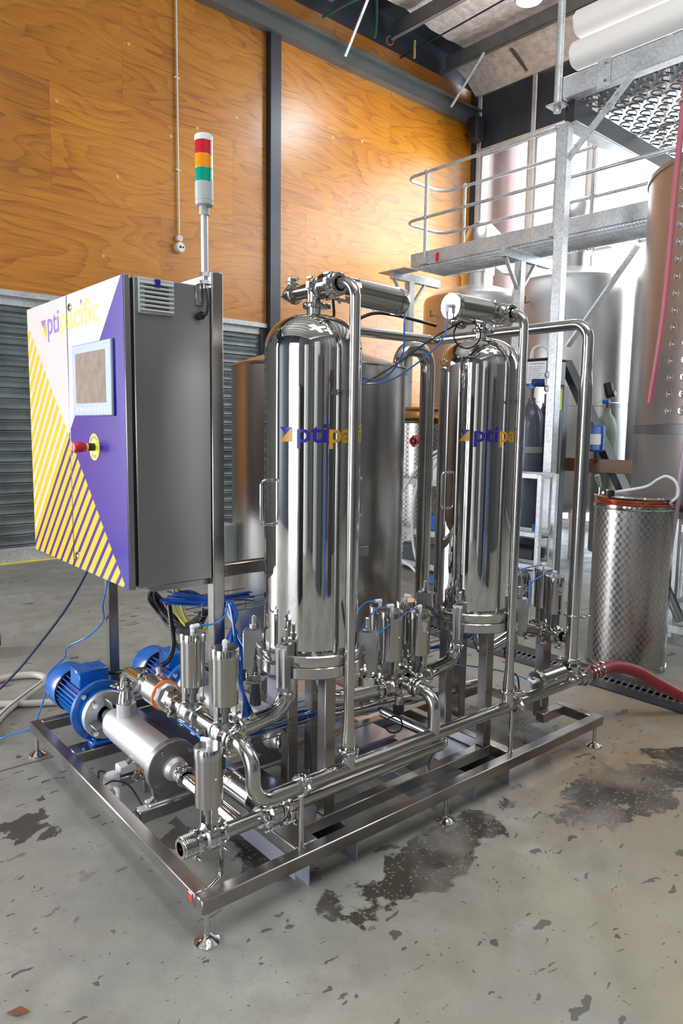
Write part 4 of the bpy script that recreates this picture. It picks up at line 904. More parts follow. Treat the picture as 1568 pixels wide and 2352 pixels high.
pipeobj([(.21, .50, .289), (.21, LY, LZ)], .0254, .05, 'shiny inlet pipe from the pump nose to the lower pipe', 'inlet_pipe', 'mirror')
pipeobj([(RUN, 1.035, .50), (RUN, 1.035, .565), (RUN, .83, .565)], .0254, .06, 'polished elbow on top of the pump leading to the flow meter', 'outlet_elbow', 'mirror', clamps=[((RUN, .825, .565), (0, 1, 0), .0254, .9)])
# --- flow meter
t = thing('flow_meter', 'round steel flow meter with orange gasket between hex unions', 'meter', (RUN, .69, .50)); F = lambda y: (RUN, y, .565)
part('union', MB().lathe(F(.79), (0, 1, 0), [(0, .026), (0, .034), (.026, .034)], 30).hexn(F(.765), F(.79), .040), 'turned', t); part('union', MB().hexn(F(.595), F(.62), .040).lathe(F(.56), (0, 1, 0), [(0, .026), (0, .036), (.034, .036), (.036, .028)], 30), 'turned', t)
part('meter_body', MB().lathe(F(.665), (0, 1, 0), [(0, .02), (0, .055), (.003, .058), (.09, .058), (.10, .05), (.102, .02)], 44), 'brush', t)
part('orange_gasket', MB().lathe(F(.657), (0, 1, 0), [(0, .03), (0, .060), (.007, .060), (.007, .03)], 44), 'orange', t, 'orange seal ring round the meter face')
part('meter_face', MB().lathe(F(.637), (0, 1, 0), [(0, 0), (0, .046), (.008, .054), (.021, .054)], 8), 'cast', t)
part('cable_gland', MB().cyl((RUN+.01, .735, .62), (RUN+.01, .745, .652), .010, seg=14).hexn((RUN+.01, .735, .615), (RUN+.01, .738, .628), .014), 'chrome', t)
part('red_mark', MB().box((RUN-.005, .70, .6225), (RUN+.015, .72, .6235)), 'redlab', t)
clampring(t, F(.558), (0, 1, 0), .0254, 5.5)
pipeobj([(RUN, .552, .565), (RUN, .485, .565)], .0254, .05, 'short straight pipe after the flow meter', 'spool_pipe')
# drain valve lying low on a short pipe under the pump
t = thing('drain_valve', 'white plastic sensor head with small clamp low under the pump casing', 'valve', (.22, 1.0, .0)); 
part('white_head', MB().box((.10, .985, .075), (.16, 1.045, .135), .012), 'whiteplas', t); part('white_cap', MB().box((.16, 1.0, .115), (.24, 1.055, .155), .006), 'whiteplas', t)
part('steel_block', MB().box((.16, .99, .07), (.30, 1.05, .11), .004), 'turned', t); part('elbow', MB().pipe([(.13, .98, .085), (.13, .95, .085), (.13, .95, .045)], .009, .01, 12), 'whiteplas', t)
part('clamp', MB().torus((.235, .985, .10), (0, 1, 0), .022, .006, 22, 8), 'chrome', t); part('pipe_leg', MB().cyl((.28, 1.02, 0), (.28, 1.02, .07), .012, seg=14), 'pipe', t)
part('cable', MB().sweep(spline([(.12, 1.03, .13), (.09, 1.05, .14), (.085, 1.02, .09), (.12, .97, .12), (.17, .93, .10), (.20, .88, .03), (.21, .86, .004)], 8), .004, 8), 'navy', t)
# ================================================================== CABINET
cb = thing('control_cabinet', 'stainless control cabinet with white, blue and yellow striped doors on posts', 'cabinet', (.05, .60, 1.01))
part('body', MB().box((.085, .600, 1.012), (.384, 1.665, 2.108), .004), 'cab', cb)
part('door_seal', MB().box((.074, .612, 1.02), (.086, 1.65, 2.10)), 'black', cb)
for y0, y1 in ((.600, 1.1505), (1.1555, 1.665)):
    d = part('door', MB().box((.050, y0, 1.01), (.074, y1, 2.11), .003), 'cab', cb)
    part('printed_film', MB().box((.0488, y0+.003, 1.013), (.0502, y1-.003, 2.107)), 'door', d, 'white film with violet corner and yellow diagonal stripes')
part('under_tray', MB().prism([(.12, 1.012), (.155, .985), (.384, .985), (.384, 1.012)], 0, .9, Matrix.Translation((0, .63, 0)) @ Matrix(((1, 0, 0, 0), (0, 0, 1, 0), (0, 1, 0, 0), (0, 0, 0, 1)))), 'cab', cb)
part('back_rail', MB().box((.386, .642, 2.11), (.434, 1.64, 2.16), .003), 'frame', cb); part('back_rail', MB().box((.386, .642, 1.0), (.434, 1.64, 1.05), .003), 'frame', cb)
RX = Matrix(((0, 0, -1, 0), (-1, 0, 0, 0), (0, 1, 0, 0), (0, 0, 0, 1)))     # x -> -y, y -> z, z -> -x
def door_text(txt, size, y0, y1, z, mat, lab=None, bold=0, par=None, x=.0485):
    mb = text_mb(txt, size, .0003, 1, bold); w = y0-y1; mb = fit(mb, 0, w); mb.xf(Matrix.Translation((x, y0, z)) @ RX); return part('lettering', mb, mat, par or cb, lab)
door_text('pti', .135, 1.385, 1.245, 1.975, 'logopurple', 'violet letters pti', .0012); door_text('pacific', .135, 1.228, .822, 1.975, 'logoyel', 'yellow letters pacific', .0012)
mb = MB().prism([(0, .068), (.062, .068), (.031, .034)], 0, .0004); mb.xf(Matrix.Translation((.0485, 1.470, 1.970)) @ RX); part('emblem', mb, 'logopurple', cb, 'violet triangle of the emblem')
mb = MB().prism([(.062, .068), (.031, .034), (.062, 0)], 0, .0004); mb.xf(Matrix.Translation((.0485, 1.470, 1.970)) @ RX); part('emblem', mb, 'logogold', cb, 'gold triangle of the emblem')
mb = MB().prism([(.031, .034), (.062, 0), (0, 0)], 0, .0004); mb.xf(Matrix.Translation((.0485, 1.470, 1.970)) @ RX); part('emblem', mb, 'logoyel', cb, 'pale yellow triangle of the emblem')
mb = MB().prism([(0, .018), (.020, .018), (.012, 0)], 0, .0004); mb.xf(Matrix.Translation((.0480, 1.004, 2.052)) @ RX); part('emblem', mb, 'logopurple', cb, 'tiny violet triangle used as the dot of the i')
hp = part('touch_panel', MB().box((.037, .690, 1.630), (.0485, 1.077, 1.902), .004), 'hmigrey', cb, 'light grey touch screen terminal')
part('screen', MB().box((.0360, .742, 1.678), (.0372, 1.038, 1.868), .0005), 'screen', hp, 'blank glass with the room reflection put into its beige colour')
for k in range(10): part('function_key', MB().box((.0362, 1.018-k*.030, 1.648), (.0371, 1.030-k*.030, 1.662), .0003), 'whitelab', hp)
door_text('SIEMENS', .012, 1.055, 1.015, 1.882, 'whitelab', None, 0, hp, .0366); door_text('SIMATIC HMI', .008, .765, .715, 1.886, 'whitelab', None, 0, hp, .0366)
es = part('emergency_stop', MB().lathe((.0487, .894, 1.513), (-1, 0, 0), [(0, 0), (0, .051), (.002, .051), (.002, 0)], 44), 'estop', cb, 'yellow round plate with a red mushroom button')
part('black_collar', MB().cyl((.047, .894, 1.513), (.022, .894, 1.513), .015, seg=24), 'blackp', es); part('yellow_ring', MB().cyl((.022, .894, 1.513), (.012, .894, 1.513), .014, seg=24), 'estop', es)
part('push_button', MB().lathe((.014, .894, 1.513), (-1, 0, 0), [(0, .015), (.012, .019), (.034, .022), (.042, .021), (.046, .017), (.047, 0)], 32), 'red', es)
mb = MB()
def arc_text(txt, R, a_mid, step, flip, size=.0155):
    for i, ch in enumerate(txt):
        a = a_mid+(i-(len(txt)-1)/2)*step*(-1 if not flip else 1); g = text_mb(ch, size, .0003, 1, .0004); w = width(g) if g.v else .005
        g.xf(Matrix.Translation((-w/2, -.004, 0))); rot = a-pi/2 if not flip else a+pi/2
        g.xf(Matrix.Rotation(rot, 4, 'Z')); g.xf(Matrix.Translation((R*cos(a), R*sin(a), 0))); mb.add(g.v, g.f)
arc_text('EMERGENCY', .038, pi/2, radians(17), False); arc_text('STOP', .039, -pi/2, radians(17), True)
mb.xf(Matrix.Translation((.0465, .894, 1.513)) @ RX); part('legend_lettering', mb, 'cont', es)
for y, z in ((1.112, 2.055), (1.112, 1.062)):
    lk = part('door_lock', MB().lathe((.0487, y, z), (-1, 0, 0), [(0, .016), (.003, .016), (.006, .013), (.006, .007), (.004, .007), (.004, 0)], 26), 'chrome', cb); part('lock_core', MB().box((.0435, y-.0015, z-.006), (.0447, y+.0015, z+.006)), 'black', lk)
# vent louvre on the side facing the camera
vt = part('filter_vent', MB().box((.100, .590, 1.984), (.234, .600, 2.105), .003), 'grayplas', cb, 'pale grey louvred filter vent')
for k in range(7):
    z = 1.990+k*.0153; mb = MB(); mb.add([(.104, .590, z), (.230, .590, z), (.230, .583, z+.004), (.104, .583, z+.004), (.230, .590, z+.0115), (.104, .590, z+.0115)], [(0, 1, 2, 3), (3, 2, 4, 5)]); mb.add([(.104, .590, z), (.104, .583, z+.004), (.104, .590, z+.0115), (.230, .590, z), (.230, .583, z+.004), (.230, .590, z+.0115)], [(0, 1, 2), (3, 5, 4)]); part('louvre', mb, 'grayplas', vt)
    if k < 6: part('vent_slot', MB().box((.122, .5885, z+.0118), (.212, .5899, z+.0148)), 'black', vt)
part('vent_badge', MB().box((.158, .5815, 2.078), (.178, .589, 2.103), .001), 'logoblue', vt, 'small blue maker badge')
br = part('tower_bracket', MB().box((.322, .594, 2.035), (.352, .599, 2.112), .001).box((.322, .565, 2.108), (.372, .599, 2.112), .001), 'brush', cb)
for z in (2.055, 2.09): part('screw', MB().cyl((.337, .594, z), (.337, .590, z), .005, seg=12), 'turned', br)
g = part('cable_gland', MB().cyl((.335, .600, 1.998), (.335, .578, 1.998), .015, seg=18), 'black', cb); part('tower_cable', MB().sweep(spline([(.337, .578, 1.998), (.350, .570, 2.005), (.359, .572, 2.04), (.357, .580, 2.075), (.352, .582, 2.10)], 6), .0055, 10), 'black', g)
t = thing('signal_tower', 'grey pole light tower with red, amber and green lenses above the cabinet', 'lamp', (.352, .582, 2.09)); c = (.352, .582, 0); L = lambda a, b, r, **k: MB().cyl((c[0], c[1], a), (c[0], c[1], b), r, seg=32, **k)
part('gland_nut', L(2.095, 2.112, .009).hexn((c[0], c[1], 2.112), (c[0], c[1], 2.124), .019).hexn((c[0], c[1], 2.138), (c[0], c[1], 2.152), .019).cyl((c[0], c[1], 2.124), (c[0], c[1], 2.138), .014, seg=20), 'chrome', t)
part('pole', L(2.15, 2.365, .0128), 'winframe', t); part('pole_socket', L(2.352, 2.385, .018), 'grayplas', t)
part('base_module', MB().lathe(c, (0, 0, 1), [(2.382, 0), (2.382, .026), (2.386, .0315), (2.400, .0325), (2.401, .0315), (2.402, .0325), (2.463, .0325)], 36), 'grayplas', t, 'light grey base module')
z = 2.463
for m_, lb in (('lens_g', 'green ribbed lens'), ('lens_o', 'amber ribbed lens'), ('lens_r', 'red ribbed lens')):
    pr = [];  n = 12
    for k in range(n): pr += [(z+k*.0465/n, .0316), (z+(k+.5)*.0465/n, .0325)]
    part('lens', MB().lathe(c, (0, 0, 1), pr+[(z+.0465, .0316)], 36), m_, t, lb, ang=80); z += .0465
part('top_cap', MB().lathe(c, (0, 0, 1), [(z, .0325), (z+.018, .0325), (z+.022, .029), (z+.022, 0)], 36), 'whiteplas', t)
# ================================================================== CABLES, TRAYS, TUBES
def tray(x0, x1, y, z, w, h, label):
    t = thing('wire_tray', label, 'cable tray', ((x0+x1)/2, y+w/2, z)); k = x0
    for yy, zz in ((y, z+h), (y+w, z+h), (y, z), (y+w/2, z), (y+w, z), (y, z+h/2), (y+w, z+h/2)): part('long_wire', MB().cyl((x0, yy, zz), (x1, yy, zz), .0022, seg=6), 'wire', t)
    while k <= x1+.001: part('cross_wire', MB().pipe([(k, y, z+h), (k, y, z), (k, y+w, z), (k, y+w, z+h)], .0022, .012, 6, 3), 'wire', t); k += .10
    return t
tray(.37, .66, .66, .85, .14, .05, 'wire cable tray hanging behind the right cabinet post'); tray(.30, 1.25, .40, .40, .12, .05, 'long low wire tray running under the filter housings'); tray(1.3, 1.85, .50, .52, .10, .05, 'wire tray stub behind the base of the farther housing')
mb = MB()
for k in range(22):
    a, b = random.uniform(-.05, .05), random.uniform(-.02, .02); mb.sweep(spline([(.30+b, .80+a, .91+b), (.40, .72+a*.8, .90+b), (.445+b*.4, .60+a*.5, .915), (.455+b*.6, .565+a*.35, .86), (.445+a*.4, .545+b, .78), (.44+a, .50+b, .72), (.43+a*.6, .46+a, .60), (.45+a*.5, .44+b, .46)], 4), .0034, 6)
solo('air_tube_bundle', mb, 'bluedk', 'thick bundle of blue air tubes spilling down beside the right cabinet post', 'tube bundle', kind='stuff')
mb = MB()
for k in range(16): a, b = random.uniform(-.045, .045), random.uniform(-.012, .02); mb.sweep(spline([(.43, .45+a, .43+b), (.7, .46+a, .425-b), (.95, .45-a, .43+b), (1.22, .46+a, .43)], 4), .0034, 6)
solo('air_tube_bundle', mb, 'bluedk', 'blue air tubes lying along the long low wire tray', 'tube bundle', kind='stuff')
mb = MB()
for k in range(12): a, b = random.uniform(-.04, .04), random.uniform(-.012, .02); mb.sweep(spline([(.37, .84+a, .90+b), (.40, .80+a, .905+b), (.45, .74+a, .90), (.62, .70+a, .89+b)], 4), .0034, 6)
solo('air_tube_bundle', mb, 'bluedk', 'blue air tubes crossing in the tray under the cabinet', 'tube bundle', kind='stuff')
mb = MB()
for k in range(18):
    a, b = random.uniform(-.045, .045), random.uniform(-.02, .02); mb.sweep(spline([(.30+b, .83+a, .985), (.30+a*.4, .93+a, .93), (.33+b, .985+a*1.3, .86), (.36, .97+a*1.6, .80+b), (.38+b, .90+a, .755+b), (.37, .80+a, .765+b), (.36, .70+b, .80+a), (.40, .68+b, .87)], 4), .0045, 7)
solo('black_cable_bundle', mb, 'black', 'looped bunch of black cables hanging under the cabinet', 'cable bundle', kind='stuff')
for k, (dx, lab) in enumerate(((0, 'left yellow cable looping under the cabinet'), (.022, 'right yellow cable looping under the cabinet'))):
    solo('yellow_cable', MB().sweep(spline([(.32+dx, .80, .985), (.335+dx, .83, .92), (.345+dx, .85-dx, .86), (.36+dx, .81, .80), (.375+dx, .74, .775), (.39, .68, .79), (.42, .67, .83)], 6), .006, 8), 'yellow', lab, 'cable')
solo('corrugated_conduit', MB().sweep(spline([(.33, .86, .86), (.31, .80, .78), (.30, .77, .72), (.27, .75, .67), (.235, .745, .655)], 8), .010, 10), 'black', 'black corrugated conduit dropping to the flow meter', 'conduit')
solo('corrugated_conduit', MB().sweep(spline([(.35, .90, .82), (.33, .83, .75), (.34, .84, .71), (.42, .95, .64), (.50, 1.05, .56), (.56, 1.2, .46)], 8), .009, 10), 'black', 'black corrugated conduit reaching the second pump motor', 'conduit')
solo('motor_cable', MB().sweep(spline([(.28, 1.43, .425), (.32, 1.42, .42), (.36, 1.38, .43), (.42, 1.30, .45)], 6), .010, 10), 'black', 'short black cable leaving the nearer motor terminal box', 'cable')
tubeobj([(.33, 1.50, .99), (.321, 1.5, .83), (.338, 1.6, .71), (.377, 1.7, .604), (.341, 1.8, .507), (.261, 1.9, .435), (.26, 1.95, .367), (.177, 1.95, .295), (.143, 1.9, .218), (.075, 1.80, .15), (.035, 1.78, .10), (-.034, 1.87, .05), (-.144, 1.95, .01), (-.4, 2.0, .006)], 'thin blue air hose wandering from the cabinet underside to the left floor', .0045, n=8)
tubeobj([(.25, 1.47, .99), (.222, 1.5, .899), (.156, 1.6, .717), (.06, 1.7, .539), (-.03, 1.75, .413), (-.139, 1.8, .293), (-.30, 1.9, .12), (-.5, 2.0, .01)], 'dark navy cable running straight from the cabinet to the left edge', .0065, 'navy', 'power_cable', 'cable')
mb = MB().sweep(spline([(-.151, 1.96, .022), (.006, 2.22, .022), (.164, 2.40, .025), (.318, 2.555, .03), (.374, 2.662, .025), (.346, 2.765, .022), (.256, 2.814, .022), (.154, 2.814, .022), (-.2, 2.70, .022)], 10), .021, 12); solo('floor_hose', mb, 'beigehose', 'beige hose curling back on the floor at the left edge', 'hose')
mb = MB().sweep(spline([(.75, 2.15, .02), (.55, 2.12, .02), (.363, 2.19, .02), (.285, 2.25, .02), (.16, 2.32, .02), (.041, 2.40, .02), (-.3, 2.55, .02)], 8), .019, 12); solo('floor_hose', mb, 'beigehose', 'beige hose lying behind the blue motor on the floor', 'hose')
mb = MB().sweep([p+V((.004, -.012, .0185)) for p in spline([(-.151, 1.96, .022), (.006, 2.22, .022), (.164, 2.40, .025), (.318, 2.555, .03)], 10)], .003, 6); part('stripe', mb, 'navy', bpy.data.objects['floor_hose'])
# air tubes on the actuators
tubeobj([fx(vA), fx(vA)+V((.06, .0, -.005)), fx(vA)+V((.12, .02, .01)), (.41, .53, .93)], 'blue air tube from the left near actuator to the bundle')
tubeobj([fx(vC), fx(vC)+V((-.01, .05, .015)), (.06, .25, .64), (.10, .34, .60), (.17, .46, .52), (.26, .55, .47), (.36, .55, .46)], 'blue air tube from the lowest front actuator going back between the valves')
tubeobj([(.34, .43, .285), (.36, .46, .31), (.42, .48, .38), (.45, .46, .43)], 'short blue air tube behind the flat actuator near the front elbow')
a = fx(vE); tubeobj([a, a+V((0, .0, -.05)), a+V((.015, .02, -.16)), (.965, .26, 1.80), (.93, .33, 1.79), (.86, .38, 1.84), (.79, .36, 1.835)], 'blue air tube hanging from the flat top actuator and looping back', n=10)
b = fx(vF); tubeobj([b, b+V((0, .0, -.06)), b+V((-.03, .03, -.14)), (1.05, .30, 1.80), (.95, .36, 1.775), (.85, .36, 1.80), (.79, .34, 1.82)], 'blue air tube sagging between the two flat top actuators', n=10)
tubeobj([(.78, .33, 1.94), (.85, .33, 2.0), (.95, .33, 2.045), (1.05, .32, 2.05), (1.17, .29, 2.035), (1.24, .26, 2.02)], 'thick black cable arching between the tops of the housings', .0065, 'black', 'sensor_cable', 'cable')
tubeobj([(.66, .22, 2.05), (.68, .24, 1.99), (.69, .29, 1.95), (.75, .34, 1.92)], 'short black cable dropping behind the first riser top', .005, 'black', 'sensor_cable', 'cable')
tubeobj([(1.30, .19, 2.03), (1.20, .25, 1.96), (1.08, .32, 1.86), (.95, .37, 1.78), (.82, .36, 1.755)], 'thin black lead slanting down from the farther housing top', .0034, 'black', 'sensor_cable', 'cable')
solo('sensor_cable', MB().torus((1.33, .17, 1.985), (.62, .77, 0), .055, .0035, 30, 8), 'black', 'small black cable ring beside the farther flat actuator', 'cable')
for v, pts, lab in ((vH, [(-.05, .01, -.01), (-.11, .02, -.07), (-.14, .03, -.17), (-.15, .03, -.22)], 'blue air tube arching left from the front left middle actuator'), (vJ, [(-.05, .01, -.005), (-.12, 0, -.06), (-.17, -.03, -.16)], 'blue air tube arching left from the rear left middle actuator'),
                    (vI, [(-.09, -.015, -.012), (-.20, -.02, -.05), (-.29, .0, -.12), (-.31, .03, -.18)], 'long blue air tube sweeping left from the emblem actuator'), (vL, [(-.06, .0, .0), (-.15, .01, -.03), (-.24, .02, -.12), (-.27, .03, -.22)], 'blue air tube arching left from the nearest right end actuator'),
                    (vM, [(-.06, .0, .0), (-.16, .01, -.01), (-.27, .02, -.06)], 'blue air tube arching left from the rear right end actuator'), (vN, [(-.01, -.03, -.01), (-.03, -.06, -.08), (-.07, -.08, -.16)], 'short blue air tube on the farthest right end actuator')):
    tubeobj([fx(v)]+[fx(v)+V(p) for p in pts], lab, n=8)
tubeobj([fx(vG), fx(vG)+V((-.02, .05, .01)), (1.66, .22, .48), (1.50, .40, .50)], 'blue air tube from the flat right end actuator back to the tray')
tubeobj([(1.09, .33, .80), (1.08, .30, .70), (1.07, .29, .62), (1.05, .27, .57)], 'blue air tube hanging down inside the middle cluster')
mb = MB()
for k in range(6): a, b = random.uniform(-.02, .02), random.uniform(-.012, .012); mb.sweep(spline([(1.32, .5+a, .535+b), (1.45, .53-a, .53+b), (1.6, .5+a, .54-b), (1.75, .42+a, .60+b), (1.80, .32, .70)], 5), .0034, 6)
solo('air_tube_bundle', mb, 'bluetube', 'small bunch of blue tubes behind the farther housing base', 'tube bundle', kind='stuff')
t = thing('inline_connector', 'square black plug with cable hanging behind the second riser', 'connector', (1.72, .17, .46)); part('plug', MB().box((1.70, .16, .535), (1.745, .20, .575), .003), 'blackp', t); part('cable', MB().sweep(spline([(1.72, .18, .535), (1.725, .17, .46), (1.735, .15, .40), (1.74, .12, .38)], 6), .0035, 8), 'black', t)
solo('sensor_cable', MB().sweep(spline([(1.60, .12, .46), (1.64, .12, .43), (1.66, .12, .41), (1.655, .12, .45), (1.675, .12, .485), (1.71, .12, .46), (1.725, .12, .40)], 8), .0036, 8), 'black', 'thin black lead curling over the header pipe at the right', 'cable')
# red hose on the header outlet
P = [(2.165, HY, HZ), (2.25, HY+.01, HZ), (2.36, .07, .375), (2.50, .07, .36), (2.68, .04, .30), (2.85, -.02, .20), (3.05, -.10, .10), (3.35, -.28, .05), (3.8, -.6, .045)]
t = thing('product_hose', 'thick wine-red rubber hose clamped to the header outlet and drooping right', 'hose', (2.6, 0, 0)); part('hose_wall', MB().sweep(spline(P, 8), .034, 20), 'redhose', t)
for x in (2.215, 2.245, 2.295): p = part('hose_band', MB().lathe((x-.006, HY, HZ), (1, .03, 0), [(0, .034), (0, .037), (.012, .037), (.012, .034)], 30), 'turned', t); part('band_screw', MB().rbox((x, HY-.012, HZ+.042), (.012, .026, .012), (1, 0, 0), .002), 'chrome', p)
solo('dark_bag', MB().box((-.05, 3.40, 0), (.325, 3.62, .18), .05), 'cont', 'dark rounded bag standing on the floor at the left border', 'bag')
# ================================================================== BACKGROUND EQUIPMENT
def bv(*a): return W(*a)
# big dimple-jacket tank
C5 = (5.05, .16); R5 = .95; pc = radians(197.5); t = thing('brewing_tank', 'huge stainless tank with dimpled jacket at the right edge', 'tank', bv(*C5, 0)); cc = bv(*C5, 0)
part('shell', MB().lathe(cc, (0, 0, 1), [(1.02, R5-.14), (1.06, R5-.05), (1.13, R5), (1.60, R5), (3.50, R5)], 120), 'tankskin', t)
part('lower_dish', MB().lathe(cc, (0, 0, 1), [(.90, 0), (.95, .5), (1.02, R5-.14)], 90), 'tankskin', t)
part('top_rim', MB().lathe(cc, (0, 0, 1), [(3.49, R5), (3.49, R5+.012), (3.52, R5+.012), (3.53, R5-.01), (3.64, .3), (3.66, 0)], 120), 'tankskin', t)
a0 = radians(152)+BY; a1 = radians(245)+BY
part('jacket_sheet', MB().lathe(cc, (0, 0, 1), [(1.66, R5+.001), (1.665, R5+.006), (3.45, R5+.006), (3.455, R5+.001)], 70, a0-pi/2 if False else 0, 2*pi) if False else MB().add([cc+V(((R5+.006)*cos(a0+(a1-a0)*k/60), (R5+.006)*sin(a0+(a1-a0)*k/60), z)) for z in (1.66, 3.46) for k in range(61)], [(k, k+1, 62+k, 61+k) for k in range(60)]), 'tankskin', t)
mb = MB()
for i in range(12):
    for j in range(15):
        a = a0+radians(4)+i*radians(7.3); z = 1.75+j*.118; d = V((cos(a), sin(a), 0)); mb.lathe(cc+d*(R5+.004)+V((0, 0, z)), d, [(0, .036), (.005, .028), (.003, .015), (.008, .010), (.010, 0)], 14)
part('dimples', mb, 'tankskin', t, kind='stuff')
part('weld_band', MB().lathe(cc, (0, 0, 1), [(1.58, R5+.0005), (1.582, R5+.003), (1.655, R5+.003), (1.657, R5+.0005)], 120), 'chairgrey', t, 'dull brownish band under the jacket')
part('base_ring', MB().lathe(cc, (0, 0, 1), [(.98, R5-.12), (.98, R5-.03), (1.03, R5-.03), (1.03, R5-.12)], 90), 'chairgrey', t)
for a in (150, 200, 250, 60, 330):
    a = radians(a); part('leg', MB().cyl(cc+V(((R5-.1)*cos(a), (R5-.1)*sin(a), 0)), cc+V(((R5-.1)*cos(a), (R5-.1)*sin(a), 1.0)), .045, seg=20), 'galv', t)
# hoses in front of it
solo('hanging_hose', MB().sweep(spline([bv(3.9, .43, 5.6), bv(3.9, .44, 4.4), bv(3.9, .475, 3.2), bv(3.9, .50, 2.4), bv(3.9, .555, 1.80)], 8), .020, 12), 'pinkhose', 'faded pink hose hanging straight down in front of the huge tank', 'hose')
solo('hanging_hose', MB().sweep(spline([bv(3.75, .12, 2.6), bv(3.74, .20, 1.8), bv(3.72, .24, 1.2), bv(3.70, .28, .64)], 8), .020, 12), 'purplehose', 'mauve translucent hose hanging beside the swirl-patterned drum', 'hose')
solo('hose_coupling', MB().cyl(bv(3.9, .43, 4.33), bv(3.9, .43, 4.50), .034, seg=16), 'black', 'black coupling high on the faded pink hose', 'coupling')
solo('hose_clip', MB().torus(bv(3.9, .455, 3.75), (0, 0, 1), .030, .007, 20, 6), 'galv', 'metal clip halfway up the faded pink hose', 'clip')
# swirl-patterned drum
D = bv(3.66, .50, 0); t = thing('variable_drum', 'swirl-brushed steel drum with copper coloured lid seal by the drain', 'drum', D)
part('shell', MB().lathe(D, (0, 0, 1), [(.03, .252), (.035, .256), (1.085, .256)], 80), 'perlage', t)
part('base_ring', MB().lathe(D, (0, 0, 1), [(0, .25), (0, .262), (.012, .268), (.03, .262), (.035, .256)], 60), 'turned', t)
part('top_rim', MB().lathe(D, (0, 0, 1), [(1.085, .256), (1.088, .262), (1.10, .265), (1.115, .262), (1.118, .250)], 60), 'turned', t)
part('seal_ring', MB().lathe(D, (0, 0, 1), [(1.112, .245), (1.115, .256), (1.128, .260), (1.135, .254), (1.142, .260), (1.155, .256), (1.158, .245)], 60), 'copper', t, 'copper coloured inflatable seal')
ld = part('lid', MB().lathe(D, (0, 0, 1), [(1.157, .245), (1.160, .262), (1.168, .268), (1.176, .262), (1.178, .24), (1.170, .22), (1.172, 0)], 60), 'mirror', t)
q = D+V((-.16, .10, 1.17)); part('lid_gauge', MB().cyl(q, q+V((0, 0, .035)), .034, seg=24), 'black', ld); part('gauge_glass', MB().cyl(q+V((0, 0, .035)), q+V((0, 0, .04)), .03, seg=24), 'chrome', ld)
part('lid_valve', MB().cyl(q+V((-.05, .04, 0)), q+V((-.05, .04, .06)), .012, seg=14).sweep([q+V((-.05, .04, .055)), q+V((-.06, .05, .10)), q+V((-.075, .055, .135))], [.012, .018, .020], 14), 'chrome', ld)
solo('clear_hose', MB().sweep(spline([q+V((.03, -.01, .02)), bv(3.62, .42, 1.235), bv(3.6, .33, 1.29), bv(3.6, .27, 1.315), bv(3.6, .21, 1.28), bv(3.6, .19, 1.20), bv(3.6, .235, 1.145), D+V((-.02, -.26, 1.13))], 8), .009, 10), 'clearhose', 'milky clear hose arching over the drum lid', 'hose')
# galvanised column and mezzanine
solo('galvanised_column', MB().box(bv(0, 0, 0), bv(0, 0, 0)).xf(Matrix()) if False else MB().box((4.95, 1.955, 0), (5.05, 2.05, 4.36), .006).xf(BM), 'galv', 'tall square galvanised column in front of the catwalk', 'column', base=bv(5, 2, 0))
t = thing('mezzanine_platform', 'high galvanised platform with dark joist and open mesh floor', 'platform', bv(6.2, 0, 4.5))
def pb(n, a, b, mat, bev=.003, parent=None, lab=None): return part(n, MB().box(a, b, bev).xf(BM), mat, parent or t, lab)
pb('edge_channel', (4.94, -3.2, 4.56), (4.99, 2.02, 4.74), 'galv'); pb('edge_flange', (4.94, -3.2, 4.555), (5.05, 2.02, 4.563), 'galv')
pb('splice_plate', (4.925, 1.56, 4.52), (4.938, 1.68, 4.75), 'galv')
for z in (4.56, 4.70): part('bolt', MB().hexn(bv(4.90, 1.59, z), bv(4.925, 1.59, z), .014), 'chrome', t)
pb('dark_joist', (5.0, 1.93, 4.36), (9.5, 2.02, 4.55), 'rust'); pb('joist_flange', (5.0, 1.90, 4.345), (9.5, 2.06, 4.362), 'galv')
pb('dark_joist', (5.0, .55, 4.40), (9.5, .62, 4.55), 'rust'); pb('dark_joist', (5.0, -.9, 4.40), (9.5, -.83, 4.55), 'rust')
pb('base_plate', (4.86, 1.98, 4.50), (5.0, 2.14, 4.515), 'galv')
mb = MB(); px, py = .15, .085; x = 5.05; i = 0
while x < 8.2:
    y = 1.95-(px*0 if i % 2 == 0 else py)
    while y > -.9:
        for (a, b) in (((0, 0), (.03, py*.5)), ((.03, py*.5), (.075, py*.5)), ((.075, py*.5), (px, 0)), ((0, 0), (.03, -py*.5)), ((.03, -py*.5), (.075, -py*.5)), ((.075, -py*.5), (px, 0))):
            p, q2 = V((x+a[0], y+a[1], 4.60)), V((x+b[0], y+b[1], 4.60)); d = (q2-p).normalized(); n = V((-d.y, d.x, 0))*.0035; h = V((0, 0, .016))
            mb.add([p+n, q2+n, q2-n, p-n, p+n+h, q2+n+h, q2-n+h, p-n+h], [(0, 1, 2, 3), (4, 7, 6, 5), (0, 4, 5, 1), (2, 6, 7, 3)])
        y -= py*2
    x += px*.72; i += 1
mb.xf(BM); part('mesh_floor', mb, 'mesh', t, 'expanded metal mesh floor seen from below', kind='stuff')
solo('knee_brace', MB().shs(bv(4.935, 1.93, 4.02), bv(4.935, 1.34, 4.56), .012, .065, .002), 'galv', 'flat bolted knee brace from the column up to the platform', 'brace')
for i, (y, z) in enumerate(((1.91, 4.05), (1.85, 4.11), (1.56, 4.37), (1.49, 4.43))): part('bolt', MB().hexn(bv(4.905, y, z), bv(4.93, y, z), .015), 'galv', bpy.data.objects['knee_brace'])
